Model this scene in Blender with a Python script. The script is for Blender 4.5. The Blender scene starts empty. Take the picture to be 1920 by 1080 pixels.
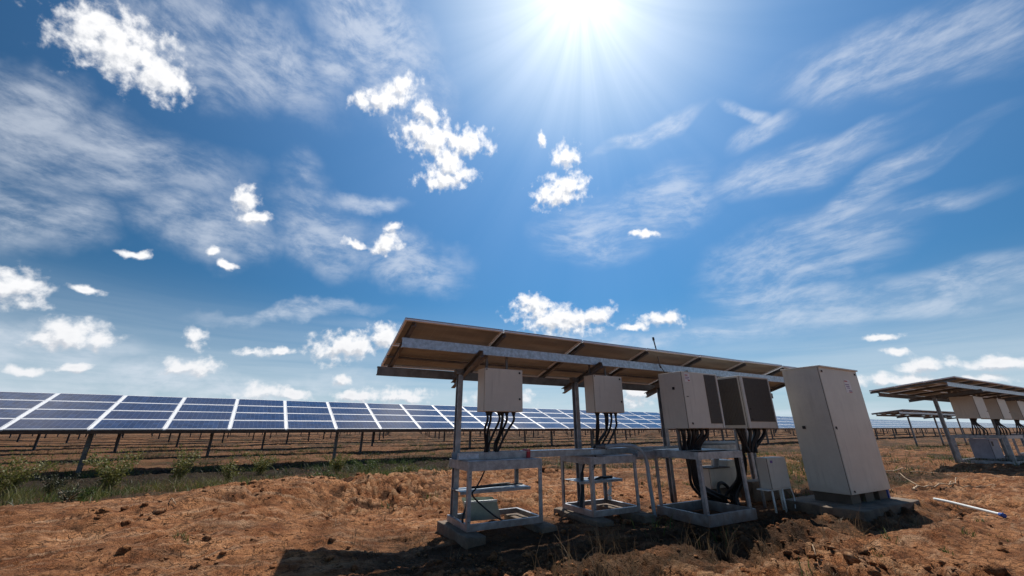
import bpy, bmesh, math, random
import numpy as np
from mathutils import Vector, Matrix
R = math.radians
random.seed(7)
rng = np.random.default_rng(11)
scene = bpy.context.scene
COL = scene.collection

# ------------------------------------------------------------------ camera
# world x runs along the equipment canopy, y runs away from the camera side of it, z is up
CAM_YAW = R(28.5)
cam_data = bpy.data.cameras.new("camera")
cam = bpy.data.objects.new("camera", cam_data)
COL.objects.link(cam)
cam.location = (0, 0, 1.25)
cam.rotation_euler = (R(90 + 19.9), 0, -CAM_YAW)
cam_data.sensor_width = 36
cam_data.lens = 13.54
cam_data.clip_start = 0.05
cam_data.clip_end = 12000
scene.camera = cam
scene.view_settings.view_transform = 'Standard'
scene.view_settings.look = 'None'
scene.view_settings.exposure = 0
scene.view_settings.gamma = 1

SUN_EL = R(58.0)
SUN_AZ = R(90 - 46.5)          # clockwise from +Y
SUN_DIR = Vector((math.sin(SUN_AZ) * math.cos(SUN_EL), math.cos(SUN_AZ) * math.cos(SUN_EL), math.sin(SUN_EL)))
SUN_GLOW = SUN_DIR

# ------------------------------------------------------------------ node helpers
class NT:
    def __init__(self, tree):
        self.t = tree
        self.n = tree.nodes
        self.l = tree.links
    def new(self, kind, **kw):
        nd = self.n.new(kind)
        for k, v in kw.items():
            setattr(nd, k, v)
        return nd
    def put(self, sock, v):
        if isinstance(v, bpy.types.NodeSocket):
            self.l.new(v, sock)
        elif v is not None:
            sock.default_value = v
    def math(self, op, a, b=None, c=None, clamp=False):
        nd = self.new('ShaderNodeMath', operation=op)
        nd.use_clamp = clamp
        self.put(nd.inputs[0], a)
        if b is not None: self.put(nd.inputs[1], b)
        if c is not None: self.put(nd.inputs[2], c)
        return nd.outputs[0]
    def vmath(self, op, a, b=None):
        nd = self.new('ShaderNodeVectorMath', operation=op)
        self.put(nd.inputs[0], a)
        if b is not None:
            self.put(nd.inputs[3] if op == 'SCALE' else nd.inputs[1], b)
        return nd.outputs[1] if op in ('DOT_PRODUCT', 'LENGTH', 'DISTANCE') else nd.outputs[0]
    def rng(self, v, a, b, c=0.0, d=1.0, smooth=True):
        nd = self.new('ShaderNodeMapRange')
        nd.interpolation_type = 'SMOOTHSTEP' if smooth else 'LINEAR'
        self.put(nd.inputs[0], v)
        for i, x in enumerate((a, b, c, d)):
            self.put(nd.inputs[1 + i], x)
        return nd.outputs[0]
    def mix(self, f, a, b, mode='MIX'):
        nd = self.new('ShaderNodeMix', data_type='RGBA', blend_type=mode)
        self.put(nd.inputs[0], f)
        self.put(nd.inputs[6], a if isinstance(a, bpy.types.NodeSocket) else (*a, 1))
        self.put(nd.inputs[7], b if isinstance(b, bpy.types.NodeSocket) else (*b, 1))
        return nd.outputs[2]
    def noise(self, vec, scale, detail=4, rough=0.55, dist=0.0, color=False):
        nd = self.new('ShaderNodeTexNoise')
        if vec is not None: self.put(nd.inputs['Vector'], vec)
        nd.inputs['Scale'].default_value = scale
        nd.inputs['Detail'].default_value = detail
        nd.inputs['Roughness'].default_value = rough
        nd.inputs['Distortion'].default_value = dist
        return nd.outputs['Color' if color else 'Fac']
    def mapping(self, vec, loc=(0, 0, 0), rot=(0, 0, 0), scale=(1, 1, 1), kind='POINT'):
        nd = self.new('ShaderNodeMapping', vector_type=kind)
        self.put(nd.inputs['Vector'], vec)
        nd.inputs['Location'].default_value = loc
        nd.inputs['Rotation'].default_value = rot
        nd.inputs['Scale'].default_value = scale
        return nd.outputs[0]

def new_mat(name):
    m = bpy.data.materials.new(name)
    m.use_nodes = True
    t = NT(m.node_tree)
    b = t.n.get('Principled BSDF')
    return m, t, b

def bump(t, b, h, strength, dist=0.01):
    nd = t.new('ShaderNodeBump')
    nd.inputs['Strength'].default_value = strength
    nd.inputs['Distance'].default_value = dist
    t.put(nd.inputs['Height'], h)
    t.l.new(nd.outputs[0], b.inputs['Normal'])

def simple_mat(name, col, rough=0.5, metal=0.0, vary=0.15, scale=6.0, bump_s=0.0, dirt=None, spec=None, streaks=0.0):
    m, t, b = new_mat(name)
    tc = t.new('ShaderNodeTexCoord').outputs['Object']
    n1 = t.noise(tc, scale, 5, 0.6)
    n2 = t.noise(tc, scale * 9, 3, 0.6)
    f = t.math('ADD', t.math('MULTIPLY', n1, 0.7), t.math('MULTIPLY', n2, 0.3))
    lo = tuple(max(0, c * (1 - vary)) for c in col)
    hi = tuple(min(1, c * (1 + vary)) for c in col)
    c = t.mix(t.rng(f, 0.35, 0.65), lo, hi)
    if streaks:
        sn = t.noise(t.mapping(tc, scale=(14, 14, 0.9)), 1.0, 6, 0.65)
        blot = t.noise(tc, 2.5, 4, 0.6)
        k = t.math('MULTIPLY', t.rng(sn, 0.48, 0.75), t.rng(blot, 0.35, 0.65))
        c = t.mix(t.math('MULTIPLY', k, streaks * 2), c, tuple(x * 0.55 for x in col))
    if dirt:
        geo = t.new('ShaderNodeNewGeometry').outputs['Position']
        sep = t.new('ShaderNodeSeparateXYZ'); t.l.new(geo, sep.inputs[0])
        hz = t.math('ADD', sep.outputs[2], t.math('MULTIPLY', t.noise(tc, 7, 4), 0.35))
        c = t.mix(t.rng(hz, dirt[0], dirt[1], 0.75, 0.0), c, (0.30, 0.16, 0.085))
    t.l.new(c, b.inputs['Base Color'])
    t.put(b.inputs['Roughness'], t.rng(n2, 0.3, 0.7, rough * 0.85, min(1, rough * 1.15)))
    b.inputs['Metallic'].default_value = metal
    if spec is not None: b.inputs['Specular IOR Level'].default_value = spec
    if bump_s: bump(t, b, n2, bump_s)
    return m

MAT = {}
MAT['steel'] = simple_mat('galvanised_steel', (0.34, 0.36, 0.385), 0.45, 0.5, 0.30, 9, 0.05, dirt=(-0.05, 0.45), streaks=0.3)
MAT['steel_dark'] = simple_mat('weathered_steel', (0.17, 0.17, 0.175), 0.55, 0.4, 0.25, 8, 0.05)
MAT['beam'] = simple_mat('spangled_zinc', (0.40, 0.47, 0.56), 0.38, 0.6, 0.25, 22, 0.08, streaks=0.2)
MAT['paint'] = simple_mat('beige_powder_coat', (0.60, 0.565, 0.49), 0.42, 0.0, 0.06, 2.2, 0.03, dirt=(0.02, 0.55), streaks=0.22)
MAT['paint_hi'] = simple_mat('beige_trim', (0.60, 0.59, 0.54), 0.40, 0.0, 0.06, 2.2, 0.03)
MAT['seam'] = simple_mat('dark_gasket', (0.10, 0.075, 0.055), 0.7)
MAT['black'] = simple_mat('black_rubber', (0.012, 0.012, 0.014), 0.5, 0, 0.2, 12)
MAT['conduit'] = simple_mat('grey_conduit', (0.33, 0.37, 0.40), 0.5, 0.1, 0.1, 10)
MAT['plastic_white'] = simple_mat('white_plastic', (0.72, 0.73, 0.70), 0.4, 0, 0.08, 6)
MAT['tub'] = simple_mat('pale_green_plastic', (0.42, 0.46, 0.38), 0.55, 0, 0.15, 6)
MAT['red'] = simple_mat('red_plastic', (0.42, 0.015, 0.03), 0.45)
MAT['blue'] = simple_mat('blue_plastic', (0.03, 0.09, 0.35), 0.4)
MAT['sticker'] = simple_mat('white_sticker', (0.70, 0.68, 0.68), 0.45, 0, 0.05, 4)
MAT['ink'] = simple_mat('violet_ink', (0.18, 0.10, 0.28), 0.6)
MAT['redink'] = simple_mat('red_ink', (0.45, 0.12, 0.12), 0.6)
MAT['concrete'] = simple_mat('weathered_concrete', (0.155, 0.115, 0.083), 0.95, 0, 0.35, 5, 0.8, dirt=(-0.10, 0.22))
MAT['frame'] = simple_mat('anodised_aluminium', (0.80, 0.80, 0.81), 0.45, 0.05, 0.06, 5)
MAT['white_rail'] = simple_mat('glare_white_rail', (0.86, 0.86, 0.86), 0.5, 0.05, 0.06, 5)  # white colour stands in for glare along the panel gaps
MAT['rustbeam'] = simple_mat('brown_primed_steel', (0.13, 0.085, 0.065), 0.7, 0.1, 0.25, 6, 0.1)
MAT['grey_door'] = simple_mat('violet_grey_paint', (0.33, 0.33, 0.38), 0.5)
MAT['wood'] = simple_mat('bleached_wood', (0.42, 0.29, 0.18), 0.85, 0, 0.3, 14, 0.3)

def backsheet():
    m, t, b = new_mat('panel_backsheet')
    tc = t.new('ShaderNodeTexCoord').outputs['Object']
    n = t.noise(t.mapping(tc, scale=(0.6, 3, 1)), 2.0, 5, 0.6)
    c = t.mix(t.rng(n, 0.3, 0.7), (0.25, 0.25, 0.235), (0.38, 0.38, 0.355))
    sp = t.new('ShaderNodeSeparateXYZ'); t.l.new(tc, sp.inputs[0])
    g = None
    for k in (0, 1):
        fr = t.math('FRACT', t.math('DIVIDE', sp.outputs[k], 0.158))
        ln = t.math('GREATER_THAN', t.math('ABSOLUTE', t.math('SUBTRACT', fr, 0.5)), 0.47)
        g = ln if g is None else t.math('MAXIMUM', g, ln)
    c = t.mix(t.math('MULTIPLY', g, 0.28), c, (0.50, 0.48, 0.44))
    t.l.new(c, b.inputs['Base Color'])
    b.inputs['Roughness'].default_value = 0.6
    return m
MAT['backsheet'] = backsheet()

def panel_glass():
    m, t, b = new_mat('solar_cells')
    tc = t.new('ShaderNodeTexCoord').outputs['Object']
    sep = t.new('ShaderNodeSeparateXYZ'); t.l.new(tc, sep.inputs[0])
    def lines(sock, pitch, w):
        fr = t.math('FRACT', t.math('DIVIDE', sock, pitch))
        d = t.math('ABSOLUTE', t.math('SUBTRACT', fr, 0.5))
        return t.math('GREATER_THAN', d, 0.5 - w / pitch / 2)
    lx = lines(sep.outputs[0], 0.158, 0.010)
    ly = lines(sep.outputs[1], 0.158, 0.006)
    bus = lines(sep.outputs[0], 0.0527, 0.0022)
    cell_id = t.vmath('FLOOR', t.mapping(tc, scale=(1 / 0.158, 1 / 0.158, 0)))
    oi = t.new('ShaderNodeObjectInfo').outputs['Random']
    wn = t.new('ShaderNodeTexWhiteNoise', noise_dimensions='4D')
    t.l.new(cell_id, wn.inputs['Vector']); t.l.new(oi, wn.inputs['W'])
    base = t.mix(wn.outputs[0], (0.008, 0.021, 0.070), (0.020, 0.050, 0.140))
    base = t.mix(t.math('MULTIPLY', oi, 0.5), base, (0.028, 0.030, 0.070))
    c = t.mix(t.math('MULTIPLY', bus, 0.10), base, (0.25, 0.30, 0.38))
    c = t.mix(t.math('MULTIPLY', t.math('MAXIMUM', lx, t.math('MULTIPLY', ly, 0.3)), 0.22), c, (0.36, 0.40, 0.48))
    dust = t.noise(t.new('ShaderNodeNewGeometry').outputs['Position'], 1.3, 5, 0.65)
    c = t.mix(t.rng(dust, 0.35, 0.8, 0.0, 0.06), c, (0.34, 0.28, 0.24))
    t.l.new(c, b.inputs['Base Color'])
    t.put(b.inputs['Roughness'], t.rng(dust, 0.3, 0.7, 0.10, 0.20))
    b.inputs['IOR'].default_value = 1.45
    return m
MAT['cells'] = panel_glass()

def grille_mat():
    m, t, b = new_mat('dark_louvre_mesh')
    tc = t.new('ShaderNodeTexCoord').outputs['Object']
    n = t.noise(tc, 30, 3)
    c = t.mix(n, (0.085, 0.078, 0.068), (0.15, 0.138, 0.12))
    t.l.new(c, b.inputs['Base Color'])
    b.inputs['Roughness'].default_value = 0.6
    b.inputs['Metallic'].default_value = 0.2
    return m
MAT['grille'] = grille_mat()

# ------------------------------------------------------------------ object helpers
def tag(o, label=None, cat=None, group=None, kind=None):
    if label: o['label'] = label
    if cat: o['category'] = cat
    if group: o['group'] = group
    if kind: o['kind'] = kind
    return o

def thing(name, label, cat, loc=(0, 0, 0), rz=0.0, group=None):
    o = bpy.data.objects.new(name, None)
    COL.objects.link(o)
    o.empty_display_size = 0.2
    o.location = loc
    o.rotation_euler = (0, 0, rz)
    return tag(o, label, cat, group)

class MB:
    """collects boxes, tubes and channels and links them as ONE mesh"""
    def __init__(self):
        self.bm = bmesh.new()
        self.mats = []
    def mi(self, mat):
        if mat not in self.mats: self.mats.append(mat)
        return self.mats.index(mat)
    def box(self, p0, p1, mat='steel', bevel=0.0, M=None):
        x0, y0, z0 = p0; x1, y1, z1 = p1
        vs = [self.bm.verts.new(v) for v in ((x0,y0,z0),(x1,y0,z0),(x1,y1,z0),(x0,y1,z0),(x0,y0,z1),(x1,y0,z1),(x1,y1,z1),(x0,y1,z1))]
        fs = [self.bm.faces.new([vs[i] for i in q]) for q in ((3,2,1,0),(4,5,6,7),(0,1,5,4),(1,2,6,5),(2,3,7,6),(3,0,4,7))]
        k = self.mi(mat)
        for f in fs: f.material_index = k
        if bevel:
            es = set(e for f in fs for e in f.edges)
            r = bmesh.ops.bevel(self.bm, geom=list(es), offset=bevel, segments=2, affect='EDGES', profile=0.5)
            for f in r['faces']: f.material_index = k
            allv = set(v for f in r['faces'] for v in f.verts) | set(v for v in vs if v.is_valid)
            vs = list(allv)
        if M is not None:
            bmesh.ops.transform(self.bm, matrix=M, verts=vs)
        return self
    def bar(self, a, b, w, h, mat='steel', up=(0, 0, 1), bevel=0.0):
        a = Vector(a); b = Vector(b)
        z = (b - a); L = z.length; z.normalize()
        u = Vector(up)
        if abs(z.dot(u)) > 0.99: u = Vector((0, 1, 0))
        x = u.cross(z).normalized(); y = z.cross(x)
        M = Matrix((x, y, z)).transposed().to_4x4()
        M.translation = a
        return self.box((-w/2, -h/2, 0), (w/2, h/2, L), mat, bevel, M)
    def channel(self, a, b, w, h, t=0.006, mat='steel', up=(0, 0, 1), flip=1):
        """C section: web plus two flanges"""
        a = Vector(a); b = Vector(b)
        z = (b - a); L = z.length; z.normalize()
        u = Vector(up)
        if abs(z.dot(u)) > 0.99: u = Vector((0, 1, 0))
        x = u.cross(z).normalized() * flip; y = z.cross(x)
        M = Matrix((x, y, z)).transposed().to_4x4(); M.translation = a
        prof = [(-w/2,-h/2),(w/2,-h/2),(w/2,-h/2+h*0.14),(w/2-t,-h/2+h*0.14),(w/2-t,-h/2+t),(-w/2+t,-h/2+t),(-w/2+t,h/2-t),(w/2-t,h/2-t),(w/2-t,h/2-h*0.14),(w/2,h/2-h*0.14),(w/2,h/2),(-w/2,h/2)]
        k = self.mi(mat)
        lo = [self.bm.verts.new(M @ Vector((px, py, 0))) for px, py in prof]
        hi = [self.bm.verts.new(M @ Vector((px, py, L))) for px, py in prof]
        n = len(prof)
        for i in range(n):
            f = self.bm.faces.new((lo[i], lo[(i+1)%n], hi[(i+1)%n], hi[i])); f.material_index = k
        f = self.bm.faces.new(lo[::-1]); f.material_index = k
        f = self.bm.faces.new(hi); f.material_index = k
        return self
    def tube(self, pts, r, mat='black', seg=10, caps=True):
        pts = [Vector(p) for p in pts]
        rr = r if isinstance(r, (list, tuple)) else [r] * len(pts)
        k = self.mi(mat); rings = []
        ref = Vector((0.31, 0.77, 0.55)).normalized()
        for i, p in enumerate(pts):
            d = (pts[min(i+1, len(pts)-1)] - pts[max(i-1, 0)]).normalized()
            x = d.cross(ref).normalized(); y = d.cross(x)
            rings.append([self.bm.verts.new(p + (x * math.cos(a) + y * math.sin(a)) * rr[i]) for a in [2*math.pi*j/seg for j in range(seg)]])
        for A, B in zip(rings, rings[1:]):
            for j in range(seg):
                f = self.bm.faces.new((A[j], A[(j+1)%seg], B[(j+1)%seg], B[j])); f.material_index = k; f.smooth = True
        if caps:
            for ring in (rings[0][::-1], rings[-1]):
                f = self.bm.faces.new(ring); f.material_index = k
        return self
    def cyl(self, a, b, r, mat='steel', seg=16):
        return self.tube([a, b], r, mat, seg)
    def mesh(self, name):
        bmesh.ops.recalc_face_normals(self.bm, faces=self.bm.faces)
        me = bpy.data.meshes.new(name)
        self.bm.to_mesh(me); self.bm.free()
        for m in self.mats: me.materials.append(MAT[m])
        return me
    def build(self, name, parent=None, loc=(0, 0, 0)):
        o = bpy.data.objects.new(name, self.mesh(name))
        COL.objects.link(o)
        o.location = loc
        if parent is not None: o.parent = parent
        return o

def rough_block(p0, p1, amp=.02, cuts=9, mat='concrete', seed=0):
    """cast block with worn, uneven faces"""
    b = MB(); b.box(p0, p1, mat, .012)
    bmesh.ops.subdivide_edges(b.bm, edges=[e for e in b.bm.edges if e.calc_length() > .08], cuts=cuts, use_grid_fill=True)
    from mathutils import noise as mn
    for v in b.bm.verts:
        q = v.co * 5 + Vector((seed * 3.1, seed, 0))
        v.co += mn.noise_vector(q) * amp + mn.noise_vector(q * 4.1) * amp * .4
    for f in b.bm.faces: f.smooth = True
    return b

def curve_pts(pts, n=10):
    """Catmull-Rom through the points"""
    P = [Vector(p) for p in pts]
    P = [P[0] * 2 - P[1]] + P + [P[-1] * 2 - P[-2]]
    out = []
    for i in range(1, len(P) - 2):
        p0, p1, p2, p3 = P[i-1:i+3]
        for j in range(n):
            t = j / n
            out.append(0.5 * ((2*p1) + (p2-p0)*t + (2*p0-5*p1+4*p2-p3)*t*t + (3*p1-p0-3*p2+p3)*t**3))
    out.append(P[-2])
    return out

def copy_tree(o, parent=None, first=True):
    c = o.copy(); COL.objects.link(c)
    if parent is not None: c.parent = parent
    for ch in o.children: copy_tree(ch, c)
    return c

# ------------------------------------------------------------------ numpy noise and the ground height
_perm = rng.permutation(4096)
_val = rng.random(4096) * 2 - 1
def vnoise(x, y, seed=0):
    xi = np.floor(x).astype(np.int64); yi = np.floor(y).astype(np.int64)
    fx = x - xi; fy = y - yi
    fx = fx*fx*fx*(fx*(fx*6-15)+10); fy = fy*fy*fy*(fy*(fy*6-15)+10)
    def h(a, b):
        return _val[_perm[(_perm[(a + seed * 131) & 4095] + b) & 4095]]
    return (h(xi,yi)*(1-fx)+h(xi+1,yi)*fx)*(1-fy)+(h(xi,yi+1)*(1-fx)+h(xi+1,yi+1)*fx)*fy
def fbm(x, y, octaves=4, gain=0.5, seed=0):
    s = 0; a = 1; t = 0
    for o in range(octaves):
        s = s + a * vnoise(x * 2**o + 17.3*o, y * 2**o - 9.1*o, seed + o); t += a; a *= gain
    return s / t
def sstep(x, a, b):
    t = np.clip((x - a) / (b - a), 0, 1); return t*t*(3-2*t)
def crest(x):
    return 9.63 + 0.367 * np.clip(x, -6, 9) 
def ground_h(x, y, detail=True):
    x = np.asarray(x, float); y = np.asarray(y, float)
    low = -0.33 - 0.02 * sstep(y, 20, 40) + 0.11 * fbm(x * 0.16, y * 0.22, 3, seed=33) * sstep(y, 20, 26) * (1 - sstep(y, 120, 200))
    near = -0.06 + 0.12 * sstep(x, 9, 18)
    wob = 0.5 * fbm(x * 0.5, y * 0.5, 3, seed=5)
    d = y - crest(x) + wob                       # >0 beyond the crest
    left = 1 - sstep(x, 5.0, 9.0)
    front = near + left * (0.20 * np.exp(-((d + 0.5) / 1.1) ** 2)) + 0.10 * sstep(-x, -1.2, 1.5) * sstep(y, 2, 6)
    fall = sstep(d, 0.1, 1.9) * left + sstep(y, 9, 17) * (1 - left)
    fall = np.clip(fall, 0, 1)
    z = front * (1 - fall) + low * fall
    def hump(cx, cy, rx, ry, h, ang=0):
        c, s = math.cos(ang), math.sin(ang)
        u = ((x-cx)*c + (y-cy)*s) / rx; v = (-(x-cx)*s + (y-cy)*c) / ry
        return h * np.exp(-(u*u + v*v))
    z = z + hump(5.75, 3.25, 0.62, 0.26, 0.22, -0.25) + hump(7.4, 2.45, 1.3, 0.26, 0.15, -0.1) + hump(4.2, 2.55, 0.7, 0.3, 0.06)
    z = z + hump(0.0, 8.5, 1.3, 0.45, 0.17, 0.35) + hump(-1.2, 7.7, 0.9, 0.35, 0.10, 0.5) - hump(0.9, 7.8, 0.6, 0.35, 0.14, 0.3) + hump(2.2, 8.8, 0.8, 0.3, 0.12, 0.2) + hump(-0.6, 6.9, 0.9, 0.5, 0.08, 0.8)
    z = z - hump(8.6, 2.86, 1.4, 0.24, 0.13, -0.05) + hump(14, 9, 2.5, 0.8, 0.12) + hump(12, 6.5, 2.0, 0.5, 0.08)
    r = np.hypot(x, y)
    if detail:
        k = np.clip(1 - r / 60, 0.15, 1)
        ridg = 1 - np.abs(fbm(x * 0.9, y * 1.1, 3, seed=20))
        rid2 = 1 - np.abs(fbm(x * 1.7 + 3, y * 2.0, 4, 0.55, seed=24)) * 2.2
        bank = np.exp(-((x - 1.6) / 2.6) ** 2 - ((d + 1.0) / 1.1) ** 2)
        gul = np.abs(fbm(x * 1.1 + 0.5 * y, y * 0.45, 3, 0.55, seed=26))
        z = z + bank * (0.10 - 0.34 * (0.28 - np.minimum(gul, 0.28)) / 0.28 * 0.6)
        z = z + k * 0.075 * rid2 * sstep(fbm(x * 0.5, y * 0.5, 2, seed=44), -0.35, 0.25) * (1 - 0.8 * sstep(x, 1.8, 2.3) * (1 - sstep(x, 9.8, 10.4)) * sstep(y, 4.0, 4.5) * (1 - sstep(y, 6, 6.6)))
        z = z + k * (0.07 * fbm(x * 0.6, y * 0.6, 3, seed=1) + 0.06 * (ridg - 0.8))
        rough = 0.35 + 0.72 * sstep(fbm(x * 0.45, y * 0.45, 2, seed=40) + 0.12 * np.clip(x, -3, 2), -0.3, 0.4)
        q = fbm(x * 3.2, y * 3.2, 4, 0.6, seed=60)
        q2 = fbm(x * 7.5 + q, y * 7.5 - q, 3, 0.6, seed=80)
        fine = rough * (0.050 * q + 0.034 * np.abs(q2) ** 0.7 * np.sign(q2))
        fine = fine - rough * 0.038 * sstep(1 - np.abs(vnoise(x*2.1+1.4*q, y*3.7+0.6*q2, 90)), 0.84, 1.0)
        fine = fine - rough * 0.020 * sstep(1 - np.abs(vnoise(x*5.1+1.9*q2, y*7.7, 95)), 0.80, 1.0)
        pad = 1 - 0.6 * sstep(x, 1.6, 2.2) * (1 - sstep(x, 10, 10.6)) * sstep(y, 4.0, 4.4) * (1 - sstep(y, 6, 6.5))
        pad = pad * (1 - 0.55 * sstep(x, -1.2, -0.4) * (1 - sstep(x, 4.2, 5.0)) * sstep(y, 3.4, 4.0) * (1 - sstep(y, 6.2, 6.8)))
        fine = fine * pad * (1 + 0.7 * (1 - sstep(r, 9, 16)))
        z = z + fine
        if detail == 'both': return z, fine
    return z
def gz(x, y): return float(ground_h(np.array([x]), np.array([y]))[0])

# ------------------------------------------------------------------ ground sheet (one polar grid out to the horizon)
def build_ground():
    radii = [0.0] + list(0.9 * np.exp(np.arange(0, 470) * 0.0081))
    while radii[-1] < 6000: radii.append(radii[-1] * 1.05)
    radii = np.array(radii)
    c = math.degrees(math.pi / 2 - CAM_YAW)
    ang = list(np.arange(c - 66, c + 66, 0.2)) + list(np.arange(c + 66, c + 294, 2.0))
    ang = np.radians(np.array(ang))
    A, Rr = np.meshgrid(ang, radii)
    X = Rr * np.cos(A); Y = Rr * np.sin(A)
    Z, FINE = ground_h(X, Y, 'both')
    nr, na = X.shape
    me = bpy.data.meshes.new('ground')
    me.vertices.add(nr * na)
    me.vertices.foreach_set('co', np.stack([X, Y, Z], -1).reshape(-1).astype(np.float32))
    i, j = np.meshgrid(np.arange(nr - 1), np.arange(na), indexing='ij')
    j2 = (j + 1) % na
    F = np.stack([i*na+j, (i+1)*na+j, (i+1)*na+j2, i*na+j2], -1).reshape(-1, 4)
    nf = len(F)
    me.loops.add(nf * 4); me.polygons.add(nf)
    me.loops.foreach_set('vertex_index', F.reshape(-1).astype(np.int32))
    me.polygons.foreach_set('loop_start', (np.arange(nf) * 4).astype(np.int32))
    me.polygons.foreach_set('use_smooth', np.ones(nf, bool))
    me.update(calc_edges=True)
    wob = 0.5 * fbm(X * 0.5, Y * 0.5, 3, seed=5)
    CR0 = -X * math.sin(R(5.2)) + Y * math.cos(R(5.2))
    d = Y - crest(X) + wob
    band = sstep(d, -0.1, 0.5) * (1 - 0.35 * sstep(d, 5, 8)) * (1 - sstep(X, 5, 9))
    patch = sstep(fbm(X * 0.33, Y * 0.33, 4, 0.6, seed=140), 0.05, 0.4)
    far = sstep(Y, 11, 16) * (0.50 + 0.5 * patch)
    band = band * (1 - sstep(CR0, 21, 23)) + band * 0.2
    right = sstep(X, 7, 10) * (0.25 + 0.75 * sstep(fbm(X*0.8, Y*0.8, 3, seed=150), 0.0, 0.4)) * sstep(Y, 3, 5)
    w = np.clip(np.maximum(band * 1.0, np.maximum(far, right)) + 0.25 * patch * sstep(fbm(X*2, Y*2, 3, seed=160), 0.0, 0.4), 0, 1)
    at = me.attributes.new('weedy', 'FLOAT', 'POINT')
    at.data.foreach_set('value', w.reshape(-1).astype(np.float32))
    at = me.attributes.new('relief', 'FLOAT', 'POINT')
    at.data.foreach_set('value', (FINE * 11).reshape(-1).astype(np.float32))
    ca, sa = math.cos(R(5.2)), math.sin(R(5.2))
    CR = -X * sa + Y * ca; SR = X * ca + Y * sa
    shade_scrub = sstep(CR + 1.2 * fbm(X * 0.8, Y * 0.8, 3, seed=170), 15.9, 16.3) * (1 - sstep(CR, 21.0, 21.6)) * (1 - sstep(SR, 8, 14))  # painted shadow band with scrub tone, below the front solar tables
    under = 0.85 * sstep(X, 0.0, 1.2) * (1 - sstep(X, 9.0, 11.0)) * sstep(Y, 2.4, 3.6) * (1 - sstep(Y, 5.2, 6.4)) * (0.6 + 0.8 * sstep(fbm(X * 1.3, Y * 1.3, 3, seed=190), -0.2, 0.3))  # shade of the front canopy painted into the soil colour
    shade_scrub = np.maximum(shade_scrub, np.clip(under, 0, .9))
    at = me.attributes.new('shade_scrub', 'FLOAT', 'POINT')
    at.data.foreach_set('value', shade_scrub.reshape(-1).astype(np.float32))
    m, t, b = new_mat('red_dirt')
    rel = t.new('ShaderNodeAttribute', attribute_name='relief').outputs['Fac']
    shade_amt = t.new('ShaderNodeAttribute', attribute_name='shade_scrub').outputs['Fac']
    pos = t.new('ShaderNodeNewGeometry').outputs['Position']
    att = t.new('ShaderNodeAttribute', attribute_name='weedy').outputs['Fac']
    n0 = t.noise(pos, 0.45, 5, 0.6)
    n1 = t.noise(pos, 2.3, 6, 0.65, 0.4)
    n2 = t.noise(pos, 11, 6, 0.7)
    n3 = t.noise(pos, 55, 4, 0.7)
    streak = t.noise(t.mapping(pos, rot=(0, 0, R(-20)), scale=(0.5, 2.6, 1)), 2.2, 6, 0.65, 0.8)
    col = t.mix(t.rng(n1, 0.30, 0.70), (0.27, 0.088, 0.030), (0.68, 0.315, 0.14))
    col = t.mix(t.rng(streak, 0.48, 0.70, 0, 0.8), col, (0.76, 0.47, 0.28))
    col = t.mix(t.rng(n2, 0.49, 0.66, 0, 0.92), col, (0.085, 0.036, 0.016))
    col = t.mix(t.rng(n0, 0.46, 0.66, 0, 0.75), col, (0.24, 0.10, 0.042))
    col = t.mix(t.rng(n3, 0.58, 0.78, 0, 0.55), col, (0.60, 0.40, 0.24))
    col = t.mix(t.rng(n3, 0.28, 0.42, 0.6, 0), col, (0.055, 0.026, 0.014))
    dry = t.mix(t.rng(n2, 0.35, 0.65), (0.040, 0.022, 0.013), (0.17, 0.088, 0.048))
    gr = t.mix(t.rng(n1, 0.4, 0.65), dry, (0.042, 0.048, 0.016))
    dry = t.mix(t.rng(t.noise(pos, 0.9, 4, 0.6), 0.42, 0.6), dry, gr)
    wp = t.vmath('ADD', pos, t.vmath('SCALE', t.vmath('SUBTRACT', t.noise(pos, 5, 4, 0.6, color=True), (.5, .5, .5)), 0.25))
    vo = t.new('ShaderNodeTexVoronoi', feature='DISTANCE_TO_EDGE'); vo.inputs['Scale'].default_value = 7.0; t.l.new(wp, vo.inputs['Vector'])
    vo2 = t.new('ShaderNodeTexVoronoi', feature='DISTANCE_TO_EDGE'); vo2.inputs['Scale'].default_value = 22.0; t.l.new(wp, vo2.inputs['Vector'])
    crk = t.math('MULTIPLY', t.rng(vo.outputs[0], 0.0, 0.09, 1.0, 0.0), t.rng(n1, 0.45, 0.60))
    crk2 = t.math('MULTIPLY', t.rng(vo2.outputs[0], 0.0, 0.10, 0.8, 0.0), t.rng(n1, 0.38, 0.55, 1.0, 0.0))
    crk = t.math('MAXIMUM', crk, crk2)
    col = t.mix(t.math('MULTIPLY', crk, 0.40), col, (0.060, 0.026, 0.013))
    col = t.mix(t.rng(rel, -0.55, -0.05, 0.85, 0.0), col, (0.065, 0.028, 0.014))  # crevice shade painted in: hollows of the fine relief darkened
    col = t.mix(t.rng(rel, 0.1, 0.7, 0.0, 0.6), col, (0.66, 0.38, 0.20))  # raised bits paled to set off the painted crevice shade
    f = t.math('MULTIPLY', att, t.rng(t.math('ADD', t.math('MULTIPLY', n2, 0.5), t.math('MULTIPLY', n1, 0.5)), 0.32, 0.54, 0.55, 1.4), clamp=True)
    col = t.mix(f, col, dry)
    col = t.mix(t.math('MULTIPLY', shade_amt, 0.88), col, t.mix(t.rng(n2, 0.35, 0.65), (0.016, 0.010, 0.006), (0.055, 0.038, 0.022)))  # painted shade and dark scrub tone mixed over the soil
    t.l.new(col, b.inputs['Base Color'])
    b.inputs['Roughness'].default_value = 0.95
    b.inputs['Specular IOR Level'].default_value = 0.15
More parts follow.
